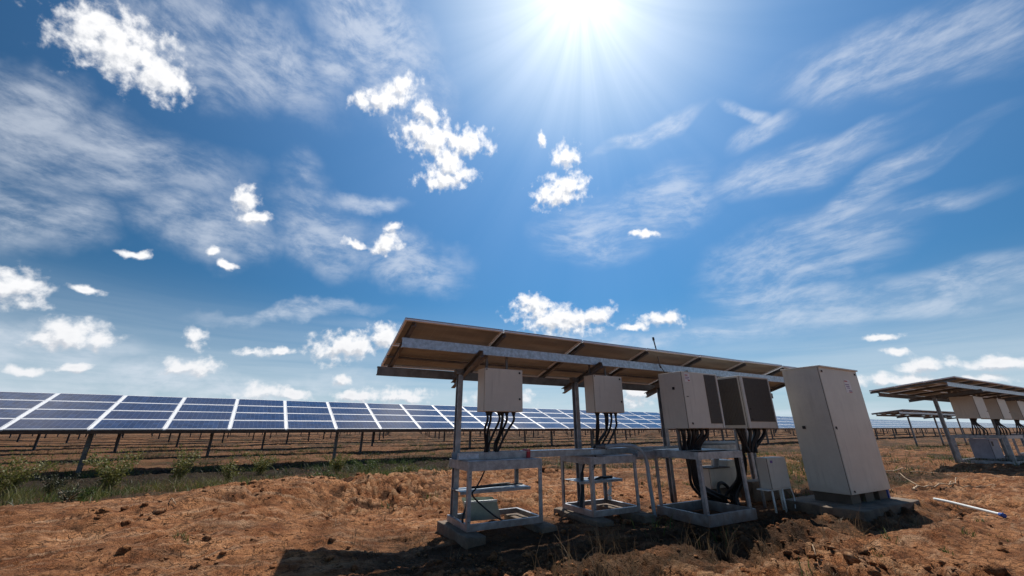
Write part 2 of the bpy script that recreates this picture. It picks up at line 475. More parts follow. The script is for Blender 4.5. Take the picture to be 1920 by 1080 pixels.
    h = t.math('ADD', t.math('MULTIPLY', n2, 1.0), t.math('ADD', t.math('MULTIPLY', n3, 0.45), t.math('MULTIPLY', t.noise(pos, 160, 3, 0.7), 0.15)))
    h = t.math('SUBTRACT', h, t.math('MULTIPLY', crk, 0.35))
    bump(t, b, h, 1.0, 0.10)
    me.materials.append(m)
    MAT['dirt'] = m
    o = bpy.data.objects.new('ground', me)
    COL.objects.link(o)
    tag(o, 'reddish brown dirt ground with ridges, clods and worn weedy patches', 'ground', kind='structure')
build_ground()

# ------------------------------------------------------------------ merged scatter meshes
def cam_frame(px, py):
    return px * math.cos(CAM_YAW) - py * math.sin(CAM_YAW), px * math.sin(CAM_YAW) + py * math.cos(CAM_YAW)

def merged(name, verts, faces, mats, midx=None, smooth=False):
    me = bpy.data.meshes.new(name)
    verts = np.asarray(verts, np.float32); faces = np.asarray(faces, np.int32)
    me.vertices.add(len(verts)); me.vertices.foreach_set('co', verts.reshape(-1))
    k = faces.shape[1]
    me.loops.add(faces.size); me.polygons.add(len(faces))
    me.loops.foreach_set('vertex_index', faces.reshape(-1))
    me.polygons.foreach_set('loop_start', (np.arange(len(faces)) * k).astype(np.int32))
    if smooth: me.polygons.foreach_set('use_smooth', np.ones(len(faces), bool))
    for m in mats: me.materials.append(m)
    if midx is not None: me.polygons.foreach_set('material_index', np.asarray(midx, np.int32))
    me.update(calc_edges=True)
    return me

def scatter_points(n, rmin, rmax, half=58, power=1.6, dens=None):
    """world points in the sector the place is seen from, denser close by"""
    r = rmin * (rmax / rmin) ** (rng.random(n) ** (1 / power) if power else rng.random(n))
    a = math.pi / 2 - CAM_YAW + np.radians((rng.random(n) * 2 - 1) * half)
    x = r * np.cos(a); y = r * np.sin(a)
    if dens is not None:
        k = rng.random(n) < dens(x, y); x = x[k]; y = y[k]
    return x, y

def ico(sub):
    bm = bmesh.new(); bmesh.ops.create_icosphere(bm, subdivisions=sub, radius=1)
    v = np.array([x.co[:] for x in bm.verts]); f = np.array([[q.index for q in p.verts] for p in bm.faces]); bm.free()
    return v, f

def build_clods():
    v0, f0 = ico(2)
    x, y = scatter_points(26000, 1.6, 26, power=1.0, dens=lambda x, y: 0.10 + 0.9 * sstep(fbm(x*0.55, y*0.55, 3, seed=210), -0.05, 0.35))
    n = len(x); z = ground_h(x, y)
    s = 0.011 * np.exp(rng.normal(0, 0.68, n)); s = np.minimum(s, 0.075)
    V = np.repeat(v0[None], n, 0)
    sc = s[:, None] * (0.7 + 0.6 * rng.random((n, 3))); sc[:, 2] *= 0.7
    off = rng.random((n, 3)) * 50
    q = V * 1.7 + off[:, None]
    dis = 1 + 0.55 * vnoise(q[..., 0] + q[..., 2] * 0.7, q[..., 1] - q[..., 2] * 0.9, 3)
    V = V * dis[..., None] * sc[:, None]
    a = rng.random(n) * 6.28; ca, sa = np.cos(a)[:, None], np.sin(a)[:, None]
    V = np.stack([V[..., 0]*ca - V[..., 1]*sa, V[..., 0]*sa + V[..., 1]*ca, V[..., 2]], -1)
    V += np.stack([x, y, z + s * 0.2], -1)[:, None]
    F = (f0[None] + (np.arange(n) * len(v0))[:, None, None]).reshape(-1, 3)
    me = merged('dirt_clods', V.reshape(-1, 3), F, [MAT['dirt']])
    o = bpy.data.objects.new('dirt_clods', me); COL.objects.link(o)
    tag(o, 'small crumbled clods of red dirt scattered over the ground', 'clods', kind='stuff')
build_clods()

def leaf_mat(name, a, b_, trans=0.3):
    m, t, b = new_mat(name)
    oi = t.new('ShaderNodeNewGeometry').outputs['Random Per Island']
    t.l.new(t.mix(oi, a, b_), b.inputs['Base Color'])
    b.inputs['Roughness'].default_value = 0.6
    tr = t.new('ShaderNodeBsdfTranslucent'); t.l.new(t.mix(oi, a, b_), tr.inputs[0])
    mx = t.new('ShaderNodeMixShader'); mx.inputs[0].default_value = trans
    out = t.n.get('Material Output')
    t.l.new(b.outputs[0], mx.inputs[1]); t.l.new(tr.outputs[0], mx.inputs[2]); t.l.new(mx.outputs[0], out.inputs[0])
    return m
MAT['straw'] = leaf_mat('dry_straw', (0.30, 0.20, 0.10), (0.16, 0.10, 0.055), 0.2)
MAT['weed'] = leaf_mat('weed_green', (0.040, 0.075, 0.018), (0.12, 0.145, 0.035), 0.35)
MAT['weed_y'] = leaf_mat('weed_yellow_green', (0.10, 0.12, 0.025), (0.22, 0.19, 0.05), 0.35)
MAT['weed_d'] = leaf_mat('weed_dark', (0.035, 0.045, 0.020), (0.09, 0.08, 0.035), 0.25)

def blades(x, y, z, h, w, lean, segs=3):
    """bent tapering blades: returns verts, quads"""
    n = len(x)
    a = rng.random(n) * 6.28; b = rng.random(n) * 6.28
    V = []
    for k in range(segs + 1):
        t = k / segs
        off = lean * h * t ** 1.8
        ww = w * (1 - t) ** 0.7 * 0.5 + 0.0004
        px = x + np.cos(a) * off; py = y + np.sin(a) * off; pz = z + h * t * (1 - 0.25 * lean * t)
        V.append(np.stack([px - np.cos(b) * ww, py - np.sin(b) * ww, pz], -1))
        V.append(np.stack([px + np.cos(b) * ww, py + np.sin(b) * ww, pz], -1))
    V = np.stack(V, 1)
    base = np.arange(n)[:, None] * (2 * (segs + 1))
    F = np.concatenate([base + np.array([[2*k, 2*k+1, 2*k+3, 2*k+2]]) for k in range(segs)], 0)
    return V.reshape(-1, 3), F

def tufts(name, label, mat, cx, cy, per, spread, h, w, lean):
    n = len(cx); k = rng.integers(max(1, per // 2), per + 1, n)
    X = np.repeat(cx, k); Y = np.repeat(cy, k); S = np.repeat(0.5 + rng.random(n), k)
    X = X + rng.normal(0, spread, len(X)) * S; Y = Y + rng.normal(0, spread, len(Y)) * S
    H = h * S * (0.4 + rng.random(len(X))); Wd = w * (0.6 + 0.8 * rng.random(len(X)))
    V, F = blades(X, Y, ground_h(X, Y) - 0.005, H, Wd, lean * rng.random(len(X)))
    o = bpy.data.objects.new(name, merged(name, V, F, [MAT[mat]])); COL.objects.link(o)
    return tag(o, label, 'grass', kind='stuff')

def weedmask(x, y):
    d = y - crest(x)
    return np.clip(sstep(d, -0.3, 0.6) * (1 - 0.6 * sstep(d, 4, 7)) * (1 - sstep(x, 5, 9)) + 0.5 * sstep(y, 12, 16) + 0.5 * sstep(x, 7, 10) * sstep(y, 3.5, 6) + 0.03, 0, 1)
def patchy(x, y): return sstep(fbm(x * 0.7, y * 0.7, 3, 0.6, seed=300), -0.05, 0.35)
x, y = scatter_points(7000, 1.7, 45, power=1.1, dens=lambda x, y: (0.10 + 0.9 * weedmask(x, y)) * (0.15 + 0.85 * patchy(x, y)))
tufts('dry_grass', 'sparse dry straw grass standing among the dirt', 'straw', x, y, 16, 0.045, 0.11, 0.004, 1.1)
x, y = scatter_points(9000, 6, 60, power=1.2, dens=lambda x, y: weedmask(x, y) * sstep(fbm(x * 0.5, y * 0.5, 3, seed=330), 0.0, 0.35))
tufts('green_weeds', 'low patchy green weeds between the rows of panels', 'weed', x, y, 20, 0.11, 0.19, 0.014, 1.2)
x, y = scatter_points(6000, 9, 50, power=1.2, dens=lambda x, y: weedmask(x, y) * sstep(fbm(x * 0.6, y * 0.6, 3, seed=350), 0.0, 0.35))
tufts('brown_scrub', 'dull brown and olive scrub beyond the dirt ridge', 'weed_d', x, y, 20, 0.13, 0.15, 0.014, 1.3)
nx = 260
cl = np.array([[-6.4,14.6],[-5.2,14.9],[-4.4,13.6],[-3.2,14.2],[-2.0,14.6],[-1.0,13.4],[0.3,13.2],[1.4,13.4],[2.4,14.2],[3.6,13.2],[-6.8,12.4],[-4.6,11.8],[0.2,11.4],[1.6,11.6],[3.0,12.2],[4.6,12.9],[12.5,7.5],[15.5,7.2],[17.0,8.4]])
ci = rng.integers(0, len(cl), nx)
tufts('yellow_grass', 'uneven clumps of yellow green grass below the front solar tables', 'weed_y', cl[ci, 0] + rng.normal(0, .55, nx), cl[ci, 1] + rng.normal(0, .45, nx), 34, 0.12, 0.26, 0.010, 1.1)
tufts('straw_clumps', 'clumps of dead straw mixed into the weeds below the tables', 'straw', cl[ci, 0] + rng.normal(0, .8, nx), cl[ci, 1] + rng.normal(0, .6, nx), 22, 0.12, 0.22, 0.007, 1.3)
# tall bleached stems in front of the equipment
fx = np.array([2.45,2.5,2.62,2.75,2.35,2.9,3.0,4.35,4.45,4.6,4.2,4.8,5.0,3.7,6.6,6.75,6.9,7.3,7.6,5.9,6.2,2.55,4.5,7.9,8.3])
fy = np.array([3.3,3.4,3.2,3.35,3.6,3.5,3.15,3.35,3.2,3.3,3.5,3.4,3.1,3.3,3.0,2.9,3.1,2.8,2.75,2.8,2.75,3.1,2.9,2.7,2.8])
tufts('tall_dry_stems', 'thin bleached grass stems rising in front of the steel stands', 'straw', np.repeat(fx, 2), np.repeat(fy, 2), 9, 0.05, 0.24, 0.0042, 0.9)
# bright green sprigs seen in the foreground
gx = np.array([-0.87,-0.80,4.35,4.5,5.6,6.4,6.6,7.6,7.9,2.0,1.7,8.8]); gy = np.array([6.05,5.95,2.35,2.2,2.3,2.5,2.1,2.15,2.0,2.6,2.75,2.3])
tufts('green_sprigs', 'small fresh green sprigs in the foreground dirt', 'weed', np.repeat(gx, 2), np.repeat(gy, 2), 14, 0.04, 0.07, 0.009, 1.4)

def bush(name, label, x, y, rad, h, n, mat, seed, stem_n=9):
    r = np.random.default_rng(seed)
    t = thing('weed_bush', label, 'bush', (x, y, gz(x, y) - 0.01))
    sb = MB(); tips = []
    for k in range(stem_n):
        a = r.random() * 6.28; lean = r.random() ** 0.6 * rad
        hh = h * (0.55 + 0.45 * r.random())
        pts = [(0.02*math.cos(a), 0.02*math.sin(a), 0), (lean*0.35*math.cos(a), lean*0.35*math.sin(a), hh*0.5), (lean*math.cos(a+0.3), lean*math.sin(a+0.3), hh)]
        cp = curve_pts(pts, 4); sb.tube(cp, [0.006*(1 - i/len(cp)*0.7) for i in range(len(cp))], 'wood', 5)
        tips.append(cp)
    sb.build('stems', t)
    P = []; n = int(n * 1.8)
    for k in range(n):
        c = tips[r.integers(len(tips))]; q = c[int(len(c) * (0.25 + 0.75 * r.random()) - 1e-6)]
        P.append((q[0] + r.normal(0, rad*0.10), q[1] + r.normal(0, rad*0.10), max(0.01, q[2] + r.normal(0, h*0.07))))
    P = np.array(P)
    L = (0.025 + 0.045 * r.random(n)) * (0.6 + 0.5 * min(1, h)); W = L * 0.32
    d = r.normal(0, 1, (n, 3)); d[:, 2] = np.abs(d[:, 2]) * 0.9; d /= np.linalg.norm(d, axis=1)[:, None]
    s = np.cross(d, r.normal(0, 1, (n, 3))); s /= np.linalg.norm(s, axis=1)[:, None]
    V = np.stack([P, P + d*L[:, None]*0.5 + s*W[:, None], P + d*L[:, None], P + d*L[:, None]*0.5 - s*W[:, None]], 1).reshape(-1, 3)
    F = np.arange(n*4).reshape(n, 4)
    o = bpy.data.objects.new('foliage', merged('foliage', V, F, [MAT[mat]])); COL.objects.link(o); o.parent = t
    return t
bush('weed_bush', 'leafy yellow green weed bush at the left edge of the picture', -5.85, 15.1, 0.75, 0.85, 1300, 'weed_y', 1, 18)
bush('weed_bush', 'tall yellow green weed bush right of the big steel post under the panels', -3.85, 14.9, 0.65, 1.0, 1200, 'weed_y', 2, 16)
bush('weed_bush', 'low dark green weed left of the big post, beside the leafy bush', -4.9, 14.7, 0.45, 0.5, 700, 'weed_d', 12, 8)
bush('weed_bush', 'round green weed bush in the middle of the ridge top', 0.95, 12.2, 0.38, 0.5, 1100, 'weed', 3, 12)
bush('weed_bush', 'short green weed bush just right of the second panel post', 2.6, 15.3, 0.55, 0.5, 1000, 'weed', 4)
bush('weed_bush', 'small yellowish weed bush in the shadow band of the panels', -0.66, 17.4, 0.55, 0.75, 900, 'weed_y', 5)
bush('weed_bush', 'pale green bush beside the second panel post, partly behind it', 1.7, 16.0, 0.45, 0.6, 800, 'weed_y', 6)
bush('weed_bush', 'little green plant on the bare dirt at lower left', -3.25, 11.2, 0.25, 0.26, 420, 'weed', 7, 7)
bush('weed_bush', 'withered dark shrub lying on the pale dirt at lower left', -2.6, 8.5, 0.22, 0.20, 240, 'weed_d', 8, 12)
bush('weed_bush', 'sprawling olive weed behind the first steel stand', 4.2, 11.9, 0.6, 0.3, 900, 'weed_d', 9)
bush('weed_bush', 'thin yellow green weed right of the tall yellow bush', -2.6, 15.6, 0.6, 0.95, 700, 'weed_y', 21)
bush('weed_bush', 'spindly weed in the dark band, halfway to the ridge top bush', -1.3, 15.2, 0.4, 0.8, 420, 'weed_y', 22)
bush('weed_bush', 'squat green weed in front of the dark band at lower left', -3.7, 12.6, 0.3, 0.28, 600, 'weed', 23)
bush('weed_bush', 'green scrub clump just left of the leftmost canopy post', 3.6, 13.9, 0.55, 0.4, 900, 'weed_y', 24)
bush('weed_bush', 'green weed on the ground left of the second canopy', 15.3, 7.6, 0.9, 0.35, 1100, 'weed_d', 10)

def branch(label, pts, r, subs=()):
    b = MB(); cp = curve_pts(pts, 6)
    cp = [Vector((p.x, p.y, gz(p.x, p.y) + p.z)) for p in cp]
    b.tube(cp, [r * (1 - 0.7 * i / len(cp)) for i in range(len(cp))], 'wood', 7)
    for s in subs:
        c2 = curve_pts(s, 5); c2 = [Vector((p.x, p.y, gz(p.x, p.y) + p.z)) for p in c2]
        b.tube(c2, [r * 0.55 * (1 - 0.7 * i / len(c2)) for i in range(len(c2))], 'wood', 6)
    return tag(b.build('fallen_branch'), label, 'branch')
branch('long bleached forked branch lying on the dirt below the second canopy', [(11.6, 3.9, .03), (12.3, 4.0, .06), (13.1, 3.75, .05), (14.3, 3.9, .05)], 0.022,
       [[(12.3, 4.0, .06), (12.9, 4.5, .16), (13.8, 4.7, .05)], [(13.1, 3.75, .05), (13.6, 3.4, .06), (14.0, 3.3, .04)]])
branch('bent pale root arching over the dirt near the right edge', [(13.0, 5.0, .02), (13.5, 4.9, .18), (14.6, 4.6, .14), (15.5, 4.2, .03)], 0.018)
branch('short pale stick lying on the weedy mound below the cabinet', [(4.95, 2.55, .02), (5.12, 2.68, .05), (5.28, 2.78, .06)], 0.010)
branch('small dry stick lying on the pale dirt at lower left', [(-1.35, 7.9, .02), (-1.3, 7.75, .04), (-1.22, 7.6, .02)], 0.009)

# ------------------------------------------------------------------ canopies of solar panels, seen from below
def canopy(label, x0, bays, pitch, yn, zn, yf, zf, posts, ypost, beam_n, beam_r, rows=2, group=None, lean=None):
    t = thing('solar_canopy', label, 'solar canopy', (x0, (yn + yf) / 2, gz(x0 + 1, (yn + yf) / 2)), group=group)
    ox, oy, oz = t.location
    ang = math.atan2(zf - zn, yf - yn); SL = math.hypot(zf - zn, yf - yn)
    M = Matrix.Translation((0, yn - oy, zn - oz)) @ Matrix.Rotation(ang, 4, 'X')
    def surf(y): return zn + (zf - zn) * (y - yn) / (yf - yn)
    L = bays * pitch
    pw = SL / rows
    # one panel mesh, copied
    g = 0.012
    b = MB()
    b.box((g, g, -0.012), (pitch - g, pw - g, -0.002), 'backsheet')
    b.box((g + .03, g + .03, -0.0015), (pitch - g - .03, pw - g - .03, 0.0005), 'cells')
    for p0, p1 in (((g, g, -.035), (pitch-g, g+.028, .002)), ((g, pw-g-.028, -.035), (pitch-g, pw-g, .002)), ((g, g+.028, -.035), (g+.028, pw-g-.028, .002)), ((pitch-g-.028, g+.028, -.035), (pitch-g, pw-g-.028, .002))):
        b.box(p0, p1, 'frame')
    pm = b.mesh('panel')
    for i in range(bays):
        for r in range(rows):
            o = bpy.data.objects.new('panel', pm); COL.objects.link(o); o.parent = t
            jit = random.uniform(-.006, .006)
            o.matrix_local = M @ Matrix.Translation((i * pitch, r * pw, jit)) @ Matrix.Rotation(random.uniform(-.004, .004), 4, 'Y')
    # slope members at the bay joints, resting on the two purlins
    for i in range(bays + 1):
        b = MB()
        xx = min(max(i * pitch, 0.13), L - 0.08) + (0.0 if 0 < i < bays else 0)
        b.channel((0, 0.03, 0), (0, SL + 0.03, 0), 0.05, 0.062, 0.005, 'steel_dark', up=(0, 0, 1))
        o = b.build('cross_rail', t); o.matrix_local = M @ Matrix.Translation((xx, 0, -0.037 - 0.031 - .008))
    # thin rail along the panel joint
    b = MB(); b.box((0.02, pw * 1.45, -0.062), (L - 0.02, pw * 1.45 + 0.03, -0.037), 'steel_dark')
    o = b.build('joint_rail', t); o.matrix_local = M
    for yb, mat in ((beam_n, 'beam'), (beam_r, 'steel_dark')):
        b = MB(); zc = surf(yb) - 0.115 - 0.065 - 0.004
        b.channel((0.06 if yb == beam_n else -0.07, yb - oy, zc - oz), (L + .05, yb - oy, zc - oz), 0.05, 0.13, 0.006, mat)
        b.build('purlin', t)
    for xp in posts:
        b = MB()
        ya, yz = beam_n - 0.14, beam_r + 0.09
        b.channel((xp - ox + .05, ya - oy, surf(ya) - .252 - .05 - oz), (xp - ox + .05, yz - oy, surf(yz) - .252 - .05 - oz), 0.06, 0.10, 0.006, 'steel_dark')
        b.build('rafter', t)
        b = MB(); zt = surf(ypost) - 0.30
        lx = lean or 0
        b.channel((xp - ox, ypost - oy, gz(xp, ypost) - .1 - oz), (xp - ox + lx, ypost - oy, zt - oz), 0.075, 0.10, 0.006, 'steel', up=(0, 1, 0), flip=-1)
        po = b.build('post', t)
        b = MB(); b.box((xp - .08 - ox + lx, ypost - .07 - oy, zt - .02 - oz), (xp + .04 - ox + lx, ypost + .05 - oy, zt + .06 - oz), 'steel_dark')
        b.build('post_bracket', po)
    return t

can1 = canopy('long flat solar canopy over the grey boxes, brown underside and pale blue front beam', 1.08, 7, 1.45, 4.9, 2.60, 6.30, 2.17,
              (2.2, 4.42, 6.6, 9.25), 5.75, 5.2, 6.1)
can2 = canopy('second solar canopy at the right edge, seen beyond the tall cabinet', 17.7, 12, 1.6, 4.1, 2.74, 6.3, 2.47,
              (20.3, 26.0, 31.5, 36.5), 5.4, 4.35, 6.05, rows=3, lean=-0.05)
can3 = canopy('small distant solar canopy seen under the second one', 38.3, 9, 1.7, 12.0, 2.48, 13.9, 2.25, (41.9, 47.2, 52.5), 13.0, 12.3, 13.6)

# small leaning rod on the front beam
b = MB(); b.tube([(5.98, 5.13, 2.30), (5.93, 5.12, 2.58), (5.86, 5.11, 2.86)], 0.013, 'steel_dark', 8); b.tube([(5.868, 5.11, 2.82), (5.86, 5.11, 2.88)], 0.022, 'black', 8)
b.tube([(5.97, 5.13, 2.36), (6.06, 5.1, 2.2), (6.0, 4.8, 2.13)], 0.008, 'black', 6)
tag(b.build('antenna_rod'), 'thin dark rod with a trailing wire leaning up from the canopy front beam', 'rod')

# ------------------------------------------------------------------ enclosures
def enclosure(name, label, cat, x, y, z, w, d, h, door_inset=0.012, group=None, cables=(), locks='hinge', visor=0):
    """front faces -y; origin at the bottom front left corner"""
    t = thing(name, label, cat, (x, y, z), group=group)
    b = MB(); b.box((0, 0.022, 0), (w, d, h), 'paint', 0.006); b.build('body', t)
    b = MB(); b.box((0.004, 0.014, 0.004), (w - 0.004, 0.0235, h - 0.004), 'seam'); b.build('gasket', t)
    b = MB(); b.box((0.004, 0, 0.004), (w - 0.002, 0.016, h - 0.002), 'paint', 0.004)
    door = b.build('door', t)
    return t, door
def lock(parent, x, z, y=-0.010, r=0.014):
    b = MB(); b.cyl((x, y, z), (x, 0.004, z), r, 'black', 12); b.box((x - r*.35, y - .006, z - r*1.3), (x + r*.35, y, z + r*.6), 'black')
    b.build('lock', parent)
def glands(t, spots, z0=0, r=0.024):
    for gx, gy in spots:
        b = MB(); b.cyl((gx, gy, z0 - 0.045), (gx, gy, z0 + 0.003), r, 'black', 10); b.cyl((gx, gy, z0 - .02), (gx, gy, z0 + .002), r * 1.35, 'black', 6)
        b.build('cable_gland', t)
def cable(t, pts, r=0.016, mat='black'):
    b = MB(); b.tube(curve_pts(pts, 8), r, mat, 9); return b.build('cable', t)

# combiner box one, above the first stand
def combiner(label, x, y, z, w=0.62, d=0.25, h=0.60, var=0):
    t, door = enclosure('combiner_box', label, 'electrical box', x, y, z, w, d, h, group=None)
    lock(door, w - 0.055, h - 0.045); lock(door, w - 0.055, h * 0.30); 
    b = MB(); b.box((0.018, -0.004, h - 0.03), (0.036, 0.012, h - 0.012), 'seam'); b.build('hinge', door)
    for hx in (0.14, w - 0.14):
        b = MB(); b.box((hx - .018, d - .006, h * .55), (hx + .018, d + .014, h + (0.27 if y < 5.15 else .2)), 'steel_dark'); b.build('hanger', t)
    sp = [(0.10, .10), (0.17, .15), (0.285, .10), (0.35, .13), (0.40, .09), (0.53, .12)]
    glands(t, sp)
    zt = 0.93 - z
    if var == 0:
        ends = [(0.16, .30, zt-.02), (0.20, .34, zt-.1), (0.21, .32, zt-.05), (0.33, .33, zt), (0.37, .36, zt-.02), (0.37, .33, zt-.12)]
        mids = [(.09, .16, -.25), (.15, .2, -.28), (.25, .22, -.3), (.34, .2, -.3), (.385, .2, -.26), (.47, .2, -.26)]
    else:
        ends = [(0.20, .30, zt), (0.24, .34, zt-.06), (0.17, .32, zt-.1), (0.30, .33, zt), (0.34, .36, zt-.1), (0.36, .30, zt-.17)]
        mids = [(.13, .16, -.25), (.2, .2, -.28), (.34, .2, -.32), (.36, .2, -.28), (.42, .2, -.3), (.58, .2, -.24)]
    for (gx, gy), m_, e in zip(sp, mids, ends):
        cable(t, [(gx, gy, -.03), (gx, gy, -.12), m_, (e[0], e[1] - .03, e[2] + .12), e], 0.017 if gx != .35 else .021)
    return t
cb1 = combiner('beige electrical box hanging over the first steel stand, nearest the left post', 2.33, 5.10, 1.46)
cb2 = combiner('beige electrical box hanging just right of the second canopy post', 4.31, 5.10, 1.48, w=0.63, var=1)

def grille(name, parent, x0, x1, z0, z1, y, axis='x', n=22, back=0.004):
    b = MB()
    if axis == 'x':
        b.box((x0, y - .002, z0), (x1, y + back, z1), 'seam')
        for i in range(n):
            xx = x0 + (x1 - x0) * (i + .5) / n
            b.box((xx - (x1-x0)/n*.30, y - .010, z0 + .004), (xx + (x1-x0)/n*.30, y - .0025, z1 - .004), 'grille')
    else:
        b.box((y - back, x0, z0), (y + .002, x1, z1), 'seam')
        for i in range(n):
            xx = x0 + (x1 - x0) * (i + .5) / n
            b.box((y - .010, xx - (x1-x0)/n*.30, z0 + .004), (y - .0045, xx + (x1-x0)/n*.30, z1 - .004), 'grille')
    return b.build(name, parent)

def cable_bundle(t, n, w, ytop, zdrop, xc, spread, yend, r=0.029, seed=0):
    rr = random.Random(seed)
    for i in range(n):
        gx = 0.08 + (w - 0.16) * i / (n - 1); gy = ytop + rr.uniform(-.06, .06)
        b = MB(); b.cyl((gx, gy, -.035), (gx, gy, .003), r * 1.3, 'black', 10); b.build('cable_gland', t)
        ex = xc + (gx - w / 2) * spread + rr.uniform(-.03, .03)
        cable(t, [(gx, gy, -.02), (gx + (ex-gx)*.12, gy, -.10), (gx + (ex-gx)*.7, gy + (yend-gy)*.5, zdrop*.62), (ex, yend + rr.uniform(-.05, .05), zdrop)], r * rr.uniform(.8, 1.1))

def sticker(parent, x0, z0, w, h, lines):
    b = MB(); b.box((x0, -.0035, z0), (x0 + w, -.0005, z0 + h), 'sticker')
    for (lx, lz, lw, lh, m) in lines: b.box((x0 + lx*w, -.0055, z0 + lz*h), (x0 + (lx+lw)*w, -.0037, z0 + (lz+lh)*h), m)
    return b.build('sticker', parent)

# inverter box three: plain face with a louvre strip on the right
W, H, D = 0.865, 0.865, 0.47
inv1, door = enclosure('inverter_box', 'wide beige inverter box with a dark louvre strip on the right of its door', 'electrical box', 5.36, 4.2, 1.235, W, D, H)
grille('grille', door, W * .615, W * .94, H * .085, H * .97, -0.001, n=11)
b = MB(); b.box((W*.955, -.012, .01), (W - .004, -.001, H - .01), 'paint_hi', .003); b.build('edge_trim', door)
sticker(door, 0.055, H - .165, .125, .135, [(.1, .72, .5, .12, 'redink'), (.1, .5, .75, .07, 'ink'), (.1, .32, .6, .06, 'ink'), (.55, .1, .35, .16, 'redink')])
lock(door, 0.09, 0.075); b = MB(); b.box((.045, -.006, H*.54), (.085, -.001, H*.555), 'seam'); b.build('latch_slot', door)
b = MB(); b.box((-.012, .17, H*.68), (.001, .21, H*.73), 'black', .003); b.build('lock', inv1)
cable_bundle(inv1, 10, W, .24, -.335, W*.48, .52, .36, seed=3)
for sx in (.2, .66):
    b = MB(); b.box((sx-.02, .36, -.34), (sx+.02, .40, .002), 'steel_dark'); b.build('mounting_leg', inv1)

# inverter box four: louvres over the whole face and side
inv2, door = enclosure('inverter_box', 'inverter box with dark louvres over its whole front, next to the tall cabinet', 'electrical box', 6.87, 4.2, 1.235, W, D, H + .02)
H2 = H + .02
grille('grille', door, W * .10, W * .955, H2 * .125, H2 * .965, -0.001, n=26)
b = MB(); b.box((.004, -.014, .004), (W*.075, -.001, H2-.004), 'paint_hi', .003); b.box((W*.075, -.012, H2*.975), (W-.004, -.001, H2-.004), 'paint_hi', .002); b.box((W*.965, -.012, .004), (W-.004, -.001, H2*.97), 'paint_hi', .003)
b.build('door_rim', door)
grille('side_grille', inv2, .05, D - .03, H2 * .06, H2 * .96, -0.001, axis='y', n=14)
lock(door, .125, H2*.36, y=-.02, r=.010); lock(door, .13, H2*.17, y=-.02, r=.008)
b = MB(); b.box((-.018, .28, H2*.12), (-.010, .33, H2*.16), 'seam', .002); b.build('lock', inv2)
cable_bundle(inv2, 8, W, .24, -.40, W*.44, .45, .30, seed=5)
for i, (ex, ey) in enumerate([(.30, .85), (.40, .78), (.50, .88), (.35, .70), (.55, .80)]):
    cable(inv2, [(.22 + i*.06, .50, -.38), (.26 + i*.07, .52, -.55), (.34 + i*.05, .60, -.85), (ex, ey, -1.14), (ex - .12, ey - .08, -1.30)], 0.026)
for sx in (.24, .70):
    b = MB(); b.box((sx-.018, .40, -1.33), (sx+.018, .436, .002), 'steel'); b.build('mounting_leg', inv2)

# extra black cables dropping from the tray behind stand three
cb = thing('cable_bundle', 'thick black cables dropping from the tray through the third stand to the ground', 'cables', (6.0, 4.9, -.03))
rr = random.Random(9)
for i in range(9):
    x0 = .06 + i * .036
    b = MB(); b.tube(curve_pts([(x0, .0 - .01*i, .88), (x0 + .03, .0, .62), (x0 + .12 + rr.uniform(-.04, .06), .06, .34), (.55 + i*.07, .14 + rr.uniform(-.1, .1), .11), (.95 + i*.06, .25 + rr.uniform(-.12, .12), .03)], 8), 0.021 + rr.uniform(-.006, .006), 'black', 8)
    b.build('cable', cb)
ring = [(1.15 + .16*math.cos(a), .15 + .05*math.sin(a), .17 + .15*math.sin(a)) for a in [k*math.pi/9 for k in range(-3, 13)]]
b = MB(); b.tube(ring, .03, 'black', 9); b.build('cable_loop', cb)

# tall cabinet
cab, door = enclosure('control_cabinet', 'tall beige two-sided cabinet standing on the concrete slab', 'cabinet', 8.17, 3.52, 0.215, 1.42, 0.62, 2.07)
W, D, H = 1.42, .62, 2.06
b = MB(); b.box((-.01, -.03, H), (W + .012, D + .02, H + .028), 'paint', .005); b.build('top_cover', cab)
lock(door, .075, H - .07, r=.018); lock(door, W - .10, H - .06, r=.018); lock(door, .06, H*.50, r=.022); lock(door, .10, .05, r=.014)
b = MB(); b.box((-.02, D*.90-.12, H*.49), (.001, D*.90-.07, H*.515), 'black', .004); b.build('lock', cab)
sticker(door, .80, H - .42, .24, .24, [(.08, .84, .5, .09, 'redink'), (.12, .60, .6, .05, 'ink'), (.2, .46, .5, .05, 'ink'), (.3, .34, .4, .05, 'ink'), (.45, .12, .5, .07, 'ink'), (.45, .02, .5, .05, 'redink')])
for fx in (.03, .52, 1.02):
    b = MB(); b.box((fx, .04, -.15), (fx + .30, D - .04, .003), 'seam'); b.build('foot', cab)
b = MB(); b.box((.42, .10, -.15), (.46, .14, .001), 'steel'); b.box((1.36, .03, -.14), (1.40, .07, .002), 'blue'); b.build('levelling_bolt', cab)

b = rough_block((7.68, 3.22, -.42), (9.72, 4.4, .075), .018, 14)
tag(b.build('concrete_slab'), 'thick rough concrete slab under the tall cabinet', 'slab')

